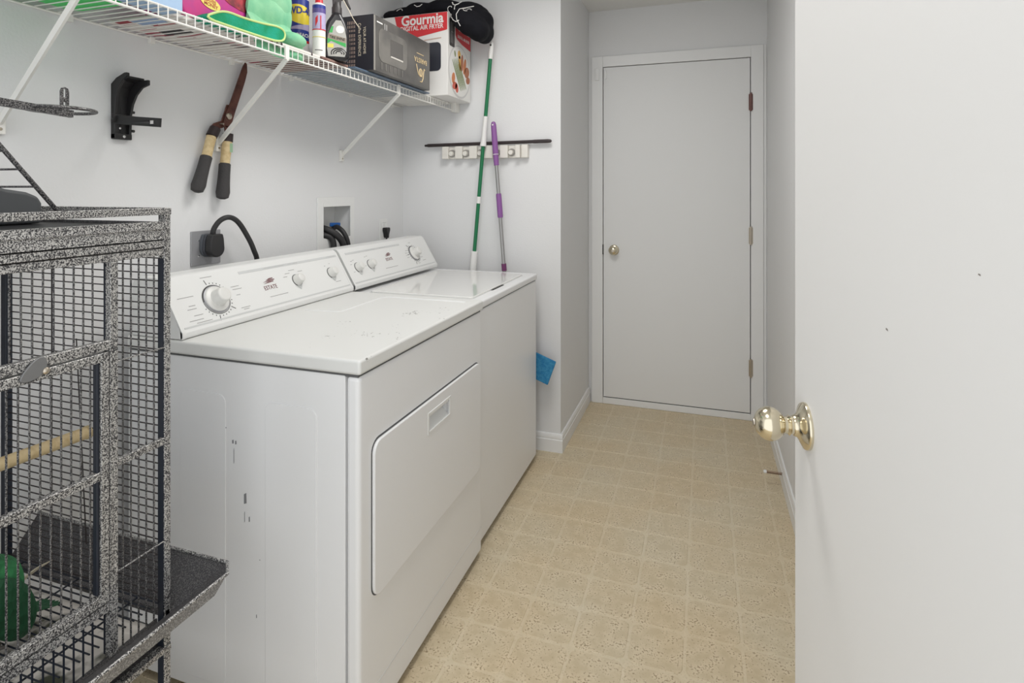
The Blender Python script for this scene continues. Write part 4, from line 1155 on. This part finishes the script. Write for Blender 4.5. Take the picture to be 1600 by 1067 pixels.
# ------------------------------------------------------------------ short wall: tool holder, poles, rod, mop
th = thing('tool_holder', (-1.065, SY, 1.49), 'cream plastic mop and broom holder with five roller slots on the short wall', 'tool holder')
cr_m = mat('cream_plastic', (226, 222, 214), 0.4)
b = MB()
b.box(-1.298, -0.832, 2.724, SY, 1.457, 1.522, 0.004, 2)
slots = [-1.243, -1.164, -1.082, -0.996, -0.915]
ed = [-1.298] + [v for s_ in slots for v in (s_ - 0.019, s_ + 0.019)] + [-0.870]
for i in range(0, len(ed), 2):
    b.box(ed[i], ed[i + 1], 2.702, 2.730, 1.457, 1.522, 0.004, 2)
b.box(-0.866, -0.832, 2.712, 2.730, 1.457, 1.524, 0.006, 2)
b.build('rail', cr_m, th)
for s_ in slots:
    MB().lathe((s_ - 0.004, 2.726, 1.486), (0, -1, -0.1), [(0, 0.019), (0.008, 0.019)], 20).build('slot_back', mat('slot_grey', (150, 147, 142), 0.6), th)
    MB().lathe((s_ - 0.006, 2.718, 1.484), (0, -1, 0), [(0, 0.0135), (0.010, 0.0135), (0.014, 0.011), (0.015, 0)], 20).build('roller', cr_m, th)
rod = thing('dark_rod', (-1.06, 2.718, 1.535), 'dark brown metal rod lying along the top of the tool holder', 'rod')
rm = mat('dark_brown_metal', (48, 38, 38), 0.45)
MB().tube([(-1.375, 2.7205, 1.5310), (-0.80, 2.7205, 1.5365)], 0.0085, 12).build('shaft', rm, rod)
MB().tube([(-1.405, 2.7205, 1.5305), (-1.392, 2.7205, 1.5307), (-1.388, 2.7205, 1.5308), (-1.374, 2.7205, 1.531)], [0.0055, 0.0065, 0.0085, 0.0088], 12).build('threaded_end', rm, rod)
MB().tube([(-0.81, 2.7205, 1.5364), (-0.80, 2.7205, 1.5365), (-0.73, 2.7205, 1.537), (-0.716, 2.7205, 1.537), (-0.711, 2.7205, 1.537)], [0.0085, 0.0095, 0.0098, 0.008, 0.003], 12).build('grip', rm, rod)

gp = thing('broom_pole', (-1.19, 2.683, 0), 'green pole with white grips leaning behind the washer', 'pole')
gm = mat('green_pole_paint', (14, 110, 68), 0.3); wm = mat('white_grip_plastic', (232, 231, 228), 0.4)
def gpos(z): return Vector((-1.0123 - (2.034 - z) * 0.0893, 2.683, z))
MB().tube([gpos(0.012), gpos(1.958)], 0.0095, 14).build('shaft', gm, gp)
MB().tube([gpos(z) for z in (1.955, 1.975, 2.022, 2.036, 2.041)], [0.0105, 0.0115, 0.011, 0.008, 0.002], 14).build('hanging_cap', wm, gp)
MB().tube([gpos(z) for z in (1.517, 1.522, 1.545, 1.60, 1.667)], [0.0165, 0.0165, 0.0135, 0.0115, 0.0105], 16).build('grip', wm, gp)
MB().tube([gpos(1.228), gpos(1.262)], 0.0105, 14).build('coupling', wm, gp)
rr = []; pp = []
for k in range(30):
    pp.append(gpos(0.985 - k * 0.0075)); rr.append(0.0165 + (0.0016 if k % 2 else 0))
MB().tube(pp, rr, 14).build('ribbed_grip', wm, gp)
MB().lathe(gpos(2.022) + Vector((0, -0.0112, 0)), (0, -1, 0), [(0, 0.005), (0.0006, 0.005), (0.0006, 0)], 12).build('hanging_hole', gap_m, gp)

mp = thing('flat_mop', (-0.92, 2.668, 0.42), 'purple and silver telescopic mop with a blue pad hanging behind the washer', 'mop')
pm = mat('purple_plastic', (136, 86, 150), 0.45); pm2 = mat('plum_plastic', (108, 50, 96), 0.45); sm_ = mat('silver_tube', (168, 167, 166), 0.3, 0.8)
def ppos(z): return Vector((-0.998 + (1.6375 - z) * 0.0785, 2.668, z))
MB().tube([ppos(1.46), ppos(0.50)], 0.0095, 14).build('shaft', sm_, mp)
MB().tube([ppos(z) for z in (1.638, 1.634, 1.62, 1.55, 1.475)], [0.004, 0.010, 0.0135, 0.0145, 0.0145], 16).build('handle', pm, mp)
MB().tube([ppos(1.4745), ppos(1.472)], 0.0148, 16).build('handle_ring', wm, mp)
MB().tube([ppos(1.4715), ppos(1.418)], [0.0142, 0.0125], 16).build('handle_sleeve', pm, mp)
MB().tube([ppos(z) for z in (1.278, 1.27, 1.165, 1.158)], [0.0125, 0.0138, 0.0138, 0.0125], 16).build('grip', pm, mp)
MB().tube([ppos(0.930), ppos(0.895)], 0.0125, 14).build('collar', pm2, mp)
MB().lathe(ppos(1.62) + Vector((0, -0.0132, 0)), (0, -1, 0), [(0, 0.004), (0.0006, 0.004), (0.0006, 0)], 10).build('hanging_hole', wm, mp)
hc = Vector((-0.884, 2.672, 0.478))
Mh = Matrix.Translation(hc) @ Matrix.Rotation(math.radians(20), 4, 'Y')
MB().box(-0.20, 0.20, -0.008, 0.002, -0.062, 0.062, 0.004, 2, Mh).build('mop_pad', mat('blue_pad', (40, 122, 172), 0.9, bump=(260, 0.8, 2), vary=(60, (70, 150, 190), 0.4, 0.7)), mp)
MB().box(-0.16, 0.16, 0.002, 0.012, -0.04, 0.04, 0.003, 2, Mh).build('mop_plate', pm2, mp)

# ------------------------------------------------------------------ bird cage
X0, X1, Y0, Y1 = -1.500, -1.010, 0.395, 0.861
cg = thing('bird_cage', ((X0 + X1) / 2, (Y0 + Y1) / 2, 0), 'hammered grey metal bird cage with open play top in the left foreground', 'bird cage')
PW = 0.014
for (px, py) in ((X1 - 0.017, Y1 - PW), (X0, Y1 - PW), (X0, Y0), (X1 - 0.017, Y0)):
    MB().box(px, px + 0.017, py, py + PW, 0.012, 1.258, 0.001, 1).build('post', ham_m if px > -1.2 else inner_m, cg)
    MB().lathe((px + 0.0085, py + 0.007, 0), (0, 0, 1), [(0, 0.012), (0.012, 0.009)], 12).build('foot', black_m, cg)
for py in (Y1 - PW - 0.0012, Y0 + PW):
    for px in (X1 - 0.016,):
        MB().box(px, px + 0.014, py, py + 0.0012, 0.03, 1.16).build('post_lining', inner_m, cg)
# roof rails, front side: cap rail, open slot, folded band, two lower rails
def rail(x0, x1, y0, y1, z0, z1, nm='rail', m=ham_m, r=0.001):
    return MB().box(x0, x1, y0, y1, z0, z1, r, 1).build(nm, m, cg)
rail(X1 - 0.012, X1 + 0.001, Y0, Y1 + 0.001, 1.2465, 1.260, 'roof_rail')
MB().prism([(X1 - 0.010, Y0, 1.1985), (X1 + 0.003, Y0, 1.1985), (X1 + 0.001, Y0, 1.217), (X1 + 0.0035, Y0, 1.2185), (X1 + 0.0015, Y0, 1.2335), (X1 - 0.010, Y0, 1.2335)], (0, Y1 - Y0 - PW - 0.002, 0)).build('folded_band', ham_m, cg)
rail(X1 - 0.010, X1 + 0.002, Y0, Y1 - PW - 0.001, 1.1825, 1.1960, 'roof_rail')
rail(X1 - 0.016, X1 - 0.0105, Y0 + 0.01, Y1 - PW - 0.001, 1.168, 1.233, 'roof_backing', gap_m, 0)
rail(X1 - 0.012, X1 + 0.0005, Y0, Y1 - PW - 0.001, 1.1665, 1.1805, 'roof_rail')
rail(X0, X0 + 0.012, Y0, Y1, 1.236, 1.262, 'roof_rail', hamdark_m)
rail(X0, X1, Y1 - 0.012, Y1, 1.2465, 1.260, 'roof_rail')
rail(X0, X1, Y0, Y0 + 0.012, 1.2465, 1.260, 'roof_rail')
rail(X0 + 0.01, X1 - 0.015, Y1 - 0.010, Y1 - 0.004, 1.168, 1.232, 'side_band', hamdark_m)
rail(X0 + 0.01, X1 - 0.015, Y0 + 0.004, Y0 + 0.010, 1.168, 1.232, 'side_band', hamdark_m)
rail(X0 + 0.012, X1 - 0.012, Y0 + 0.012, Y1 - 0.012, 1.222, 1.226, 'roof_tray', mat('roof_tray_black', (20, 20, 22), 0.5))
# front: fixed narrow panel next to the post, door with its own frame, rails
rail(X1 - 0.014, X1, 0.7385, 0.7535, 0.455, 1.1665, 'front_stile')
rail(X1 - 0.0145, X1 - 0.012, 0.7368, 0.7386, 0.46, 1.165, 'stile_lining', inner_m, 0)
rail(X1 - 0.013, X1, Y0 + PW, 0.7385, 1.009, 1.026, 'front_rail')
rail(X1 - 0.013, X1, Y0 + PW, 0.7385, 0.540, 0.556, 'front_rail')
fr_ = rail(X1 - 0.009, X1, 0.7535, Y1 - PW, 0.792, 0.806, 'front_rail')
dr2 = MB().box(X1 - 0.012, X1 + 0.002, 0.721, 0.7355, 0.560, 1.0060, 0.001, 1).build('cage_door', ham_m, cg)
def drail(*a, nm='door_rail', m=ham_m):
    return MB().box(*a, 0.001, 1).build(nm, m, dr2)
drail(X1 - 0.012, X1 + 0.002, Y0 + 0.02, 0.721, 0.990, 1.006)
drail(X1 - 0.012, X1 + 0.002, Y0 + 0.02, 0.721, 0.560, 0.577)
drail(X1 - 0.010, X1 + 0.002, Y0 + 0.02, 0.721, 0.782, 0.797)
drail(X1 - 0.012, X1 + 0.002, Y0 + 0.018, Y0 + 0.032, 0.560, 1.006, nm='door_stile')
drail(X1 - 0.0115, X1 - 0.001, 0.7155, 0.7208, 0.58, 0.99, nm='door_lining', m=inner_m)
# latch
lt = MB().prism([(X1 + 0.002, a, b) for a, b in smooth_loop([(0.590, 1.000), (0.612, 1.026), (0.628, 1.030), (0.634, 1.012), (0.622, 0.996), (0.60, 0.992)], 2)], (0.004, 0, 0), 0.001, 1).build('latch', mat('latch_grey', (120, 120, 120), 0.45, 0.3), cg)
MB().lathe((X1 + 0.004, 0.630, 1.004), (1, 0, 0), [(0, 0.006), (0.003, 0.0055), (0.005, 0.003), (0.005, 0)], 12).build('latch_screw', nickel_m, lt)
# bars
bar_u = MB().tube([(0, 0, 0), (0, 0, 0.140)], 0.0017, 6, caps=False).build('bar', hbar_m, None); bar_u.parent = cg
bar_d = MB().tube([(0, 0, 0), (0, 0, 0.42)], 0.0017, 6, caps=False).build('bar', hbar_m, None); bar_d.parent = cg
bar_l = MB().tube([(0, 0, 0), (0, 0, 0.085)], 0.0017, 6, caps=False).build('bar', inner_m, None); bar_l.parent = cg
bar_f = MB().tube([(0, 0, 0), (0, 0, 0.715)], 0.0017, 6, caps=False).build('bar', hbar_m, None); bar_f.parent = cg
cl = Vector(cg.location)
used = set()
def putbar(src, p):
    l = Vector(p) - cl
    if src.name not in used:
        src.location = l; used.add(src.name)
    else:
        copy_part(src, l, cg)
y = 0.7115
while y > 0.43:
    putbar(bar_u, (X1 - 0.006, y, 1.028)); putbar(bar_d, (X1 - 0.006, y - 0.004, 0.574)); putbar(bar_l, (X1 - 0.006, y, 0.455))
    y -= 0.0158
for y in (0.7665, 0.782, 0.7975, 0.813, 0.829):
    putbar(bar_f, (X1 - 0.006, y, 0.455))
for z in (0.984, 0.601):
    MB().tube([(X1 - 0.002, 0.7535, z), (X1 - 0.002, Y1 - PW, z)], 0.0014, 6).build('cross_bar', ham_m, cg)
# far side (towards the dryer): horizontal climbing wires; near side likewise; back: upright bars
hw = MB().tube([(X0 + 0.012, 0, 0), (X1 - 0.015, 0, 0)], 0.0013, 6, caps=False).build('side_wire', barside_m, None); hw.parent = cg
n = 0
z = 0.475
while z < 1.165:
    for yy in (Y1 - 0.007, Y0 + 0.007):
        loc = Vector((0, yy, z)) - cl
        if n == 0: hw.location = loc
        else: copy_part(hw, loc, cg)
        n += 1
    z += 0.0152
for x in (-1.18, -1.34):
    MB().tube([(x, Y1 - 0.0095, 0.46), (x, Y1 - 0.0095, 1.17)], 0.0016, 6).build('side_upright', barside_m, cg)
MB().tube([(-1.232, Y1 - 0.011, 0.55), (-1.262, Y1 - 0.011, 0.98)], 0.0014, 6).build('side_tie', barside_m, cg)
bar_b = MB().tube([(0, 0, 0), (0, 0, 0.715)], 0.0015, 6, caps=False).build('back_bar', barside_m, None); bar_b.parent = cg
y = Y0 + 0.03
while y < Y1 - 0.02:
    putbar(bar_b, (X0 + 0.006, y, 0.455)); y += 0.0316
rail(X0, X0 + 0.012, Y0, Y1, 0.455, 0.468, 'back_rail', hamdark_m)
rail(X0, X0 + 0.012, Y0, Y1, 1.168, 1.180, 'back_rail', hamdark_m)
rail(X0, X1, Y1 - 0.012, Y1 - 0.002, 0.448, 0.462, 'side_rail', hamdark_m)
# floor grate, tray with paper
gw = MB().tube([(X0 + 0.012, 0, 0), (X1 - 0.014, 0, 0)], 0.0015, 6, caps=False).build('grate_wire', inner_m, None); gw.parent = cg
y = Y0 + 0.02; n = 0
while y < Y1 - 0.016:
    loc = Vector((0, y, 0.478)) - cl
    if n == 0: gw.location = loc
    else: copy_part(gw, loc, cg)
    n += 1; y += 0.0165
for x in (-1.42, -1.25, -1.08):
    MB().tube([(x, Y0 + 0.012, 0.4755), (x, Y1 - 0.012, 0.4755)], 0.0018, 6).build('grate_rod', inner_m, cg)
tray = MB().box(X0 + 0.014, X1 - 0.016, Y0 + 0.016, Y1 - 0.016, 0.425, 0.430)
tray.box(X1 - 0.020, X1 - 0.016, Y0 + 0.016, Y1 - 0.016, 0.425, 0.446).box(X0 + 0.014, X0 + 0.018, Y0 + 0.016, Y1 - 0.016, 0.425, 0.446)
tr_ = tray.build('tray', hamdark_m, cg)
MB().box(X0 + 0.022, X1 - 0.024, Y0 + 0.02, Y1 - 0.02, 0.4302, 0.4312).build('paper_liner', mat('soiled_paper', (216, 210, 202), 0.9, vary=(11, (72, 74, 60), 0.50, 0.60)), tr_)
# flared seed skirt with turned-down rim
SO = 0.089
def skirt(a, b, ia, ib):
    a, b, ia, ib = map(Vector, (a, b, ia, ib))
    return MB().prism([a, b, ib, ia], (0, 0, -0.002)).build('seed_skirt', hamdark_m, cg)
zo, zi = 0.513, 0.452
ox0, ox1, oy0_, oy1_ = X0 - 0.03, X1 + SO, Y0 - SO, Y1 + 0.082
ch_ = 0.028
skirt((ox1, oy0_ + ch_, zo), (ox1, oy1_ - ch_, zo), (X1, Y0, zi), (X1, Y1, zi))
skirt((ox0, oy1_, zo), (ox1 - ch_, oy1_, zo), (X0, Y1, zi), (X1, Y1, zi))
skirt((ox0, oy0_, zo), (ox1 - ch_, oy0_, zo), (X0, Y0, zi), (X1, Y0, zi))
MB().prism([(ox1, oy1_ - ch_, zo), (ox1 - ch_, oy1_, zo), (X1, Y1, zi)], (0, 0, -0.002)).build('seed_skirt', hamdark_m, cg)
MB().tube([(ox0, oy1_, zo), (ox1 - ch_, oy1_, zo), (ox1, oy1_ - ch_, zo), (ox1, oy0_ + ch_, zo)], 0.0035, 8).build('skirt_rim', ham_m, cg)
MB().prism([(ox1, oy1_ - ch_, zo), (ox1, oy0_ + ch_, zo), (ox1 - 0.010, oy0_ + ch_, zo - 0.032), (ox1 - 0.010, oy1_ - ch_ - 0.022, zo - 0.032)], (-0.0015, 0, 0)).build('skirt_flange', mat('flange_grey', (112, 112, 114), 0.45, 0.3, vary=(380, (170, 170, 170), 0.5, 0.6)), cg)
MB().lathe((X1 + 0.07, Y1 + 0.012, zo - 0.028), (0.4, 0, -1), [(0, 0.007), (0.004, 0.006), (0.006, 0)], 12).build('wing_screw', nickel_m, cg)
# stand below
rail(X1 - 0.014, X1 + 0.002, Y0, Y1, 0.418, 0.4320, 'stand_rail')
rail(X1 - 0.014, X1 + 0.002, Y0, Y1, 0.380, 0.392, 'stand_rail')
rail(X1 - 0.060, X1 - 0.014, Y0 + 0.014, Y1 - 0.004, 0.386, 0.390, 'stand_ledge', hamdark_m)
rail(X0, X1, Y1 - 0.012, Y1, 0.380, 0.394, 'stand_rail', hamdark_m)
rail(X0, X1, Y0 + 0.01, Y1 - 0.01, 0.150, 0.162, 'stand_shelf', hamdark_m)
# play top: ladder, feeding ring on its arm
def lad(x):
    return MB().tube([(x, 0.745, 1.250), (x, 0.648, 1.372), (x, 0.530, 1.52)], 0.0042, 8).build('ladder_rail', hbar_m, cg)
lad(-1.150); lad(-1.330)
for k in range(8):
    t = 0.19 + 0.115 * k
    MB().tube([(-1.150, 0.745 - 0.215 * t, 1.25 + 0.27 * t), (-1.330, 0.745 - 0.215 * t, 1.25 + 0.27 * t)], 0.0022, 6).build('rung', hbar_m, cg)
MB().tube([(-1.24, 0.50, 1.24), (-1.24, 0.50, 1.56)], 0.010, 10).build('play_post', ham_m, cg)
MB().tube([(-1.40, 0.50, 1.50), (-1.08, 0.50, 1.50)], 0.010, 10).build('play_perch', woodm, cg)
MB().bar((-1.24, 0.505, 1.470), (-1.20, 0.800, 1.447), 0.012, 0.014, (0, 0, 1)).build('cup_arm', hbar_m, cg)
rg = [(-1.215 + 0.058 * math.cos(math.radians(a)), 0.788 + 0.058 * math.sin(math.radians(a)), 1.4545) for a in range(0, 360, 12)]
MB().tube(rg, 0.0034, 8, closed=True).build('cup_ring', hbar_m, cg)
tab = MB().prism([(-1.199 , 0.784 + a, 1.440 + b) for a, b in [(-0.008, 0), (0.008, 0), (0.008, 0.050), (0.006, 0.056), (0, 0.0585), (-0.006, 0.056), (-0.008, 0.050)]], (0.003, 0, 0), 0, 1, None).build('cup_tab', hbar_m, cg)
for zc, hh in ((1.4865, 0.008), (1.4655, 0.0035)):
    world_cut(tab, MB().box(-1.21, -1.18, 0.7815, 0.7865, zc - hh, zc + hh))
# things in and on the cage
fd = thing('food_dish', (-1.33, 0.72, 1.227), 'dark grey plastic hooded food dish sitting on the cage roof', 'dish')
fdp = [(0.60, 1.227), (0.797, 1.227), (0.797, 1.268), (0.790, 1.282), (0.770, 1.291), (0.735, 1.297), (0.700, 1.309), (0.655, 1.318), (0.60, 1.320)]
MB().prism([(-1.395, a, b) for a, b in fdp], (0.115, 0, 0), 0.008, 3).build('dish_hood', mat('charcoal_plastic', (78, 80, 82), 0.6), fd)
pr = thing('wooden_perch', (-1.228, 0.62, 0.79), 'pale wooden dowel perch running through the bird cage', 'perch')
MB().tube([(-1.228, Y0 + 0.012, 0.797), (-1.228, Y1 - 0.009, 0.786)], 0.0125, 14).build('dowel', woodm, pr)
MB().lathe((-1.228, Y1 - 0.009, 0.786), (0, -1, 0), [(0, 0.014), (0.006, 0.014), (0.006, 0.0126)], 14).build('end_cap', mat('pale_end', (196, 178, 140), 0.7), pr)

bird = thing('parrot', (-1.205, 0.655, 0.48), 'green parrot standing on the cage floor at the left edge', 'parrot')
gb = mat('parrot_green', (24, 92, 52), 0.7, bump=(220, 0.5, 3), vary=(28, (44, 124, 70), 0.4, 0.65))
def plumage(m):
    nt = m.node_tree; b_ = nt.nodes['Principled BSDF']
    g_ = nt.nodes.new('ShaderNodeNewGeometry')
    mp_ = nt.nodes.new('ShaderNodeMapping'); mp_.inputs['Scale'].default_value = (95, 95, 58)
    vo_ = nt.nodes.new('ShaderNodeTexVoronoi'); vo_.inputs['Scale'].default_value = 1
    bp_ = nt.nodes.new('ShaderNodeBump'); bp_.inputs['Strength'].default_value = 0.9; bp_.inputs['Distance'].default_value = 0.004
    nt.links.new(g_.outputs['Position'], mp_.inputs['Vector']); nt.links.new(mp_.outputs[0], vo_.inputs['Vector'])
    nt.links.new(vo_.outputs['Distance'], bp_.inputs['Height']); nt.links.new(bp_.outputs['Normal'], b_.inputs['Normal'])
plumage(gb)
m = MB()
R_ = Matrix.Rotation(math.radians(-14), 4, 'X')
m.ball((-1.205, 0.660, 0.565), (0.046, 0.052, 0.075), R_)
m.ball((-1.205, 0.650, 0.535), (0.040, 0.052, 0.050))
m.ball((-1.205, 0.640, 0.640), (0.033, 0.036, 0.040))
m.ball((-1.205, 0.645, 0.612), (0.036, 0.038, 0.045))
m.ball((-1.205, 0.690, 0.515), (0.022, 0.030, 0.030))
bb = m.build('body', gb, bird); remesh(bb, 0.007, 5)
for sx_ in (-1, 1):
    w = MB().ball((-1.205 + sx_ * 0.040, 0.672, 0.552), (0.012, 0.036, 0.068), Matrix.Rotation(math.radians(24), 4, 'X'))
    w.build('wing', mat('wing_green', (18, 74, 42), 0.7, bump=(220, 0.5, 3)), bird)
    MB().ball((-1.205 + sx_ * 0.031, 0.626, 0.648), (0.004, 0.007, 0.007)).build('eye', mat('eye_amber', (196, 120, 40), 0.2), bird)
    L = MB().tube([(-1.205 + sx_ * 0.018, 0.655, 0.51), (-1.205 + sx_ * 0.019, 0.652, 0.492), (-1.205 + sx_ * 0.020, 0.648, 0.486)], [0.008, 0.0055, 0.005], 8)
    for dy in (-0.026, 0.024):
        for dxx in (-0.006, 0.006):
            L.tube([(-1.205 + sx_ * 0.020, 0.650, 0.485), (-1.205 + sx_ * 0.020 + dxx, 0.650 + dy * 0.6, 0.486), (-1.205 + sx_ * 0.020 + dxx * 1.5, 0.650 + dy, 0.4825)], [0.0045, 0.0038, 0.0025], 6)
    L.build('foot', mat('foot_grey', (110, 104, 98), 0.7), bird)
plumage(MATS['wing_green'])
hk = mat('horn_beak', (214, 204, 176), 0.45)
MB().tube([(-1.205, 0.612, 0.650), (-1.205, 0.596, 0.648), (-1.205, 0.588, 0.636), (-1.205, 0.590, 0.622)], [0.013, 0.011, 0.007, 0.001], 10).build('beak', hk, bird)
MB().tube([(-1.205, 0.612, 0.634), (-1.205, 0.600, 0.629), (-1.205, 0.596, 0.630)], [0.010, 0.007, 0.002], 10).build('lower_beak', hk, bird)
tl_ = MB()
for k in range(5):
    a = (k - 2) * 0.010
    tl_.prism([(-1.205 + a * 0.6 - 0.006, 0.690, 0.512 + 0.001 * k), (-1.205 + a * 0.6 + 0.006, 0.690, 0.512 + 0.001 * k), (-1.205 + a + 0.007, 0.760, 0.492 + 0.001 * k), (-1.205 + a, 0.772, 0.489 + 0.001 * k), (-1.205 + a - 0.007, 0.760, 0.492 + 0.001 * k)], (0, 0, 0.0015))
tl_.build('tail', MATS['wing_green'], bird)
hd_ = MB().ball((-1.205, 0.625, 0.668), (0.024, 0.020, 0.016))
hd_.build('forehead', mat('pale_forehead', (176, 196, 172), 0.7), bird)

fe = thing('feather', (-1.316, 0.80, 0.482), 'loose cream feather lying on the cage floor grate', 'feather')
sp_ = [Vector((-1.33, 0.758, 0.482)), Vector((-1.325, 0.785, 0.492)), Vector((-1.318, 0.808, 0.503)), Vector((-1.308, 0.832, 0.512))]
mb = MB()
rows = []
for i, p in enumerate(spline(sp_, 5)):
    k = i / 15
    w = 0.016 * math.sin(math.pi * min(1, 0.12 + 0.88 * k)) * (1.1 - 0.5 * k) + 0.001
    rows.append([mb.bm.verts.new(p + Vector((0.6 * w, 0, 0.9 * w))), mb.bm.verts.new(p + Vector((0, 0, 0.0012))), mb.bm.verts.new(p - Vector((0.6 * w, 0, 0.35 * w)))])
for a, b in zip(rows, rows[1:]):
    mb.bm.faces.new([a[0], b[0], b[1], a[1]]); mb.bm.faces.new([a[1], b[1], b[2], a[2]])
vane = mb.build('vane', mat('cream_feather', (226, 216, 192), 0.8), fe)
md = vane.modifiers.new('s', 'SOLIDIFY'); md.thickness = 0.0008
evaluated(vane)
MB().tube(spline(sp_, 5), 0.0009, 5).build('quill', cream_m, fe)
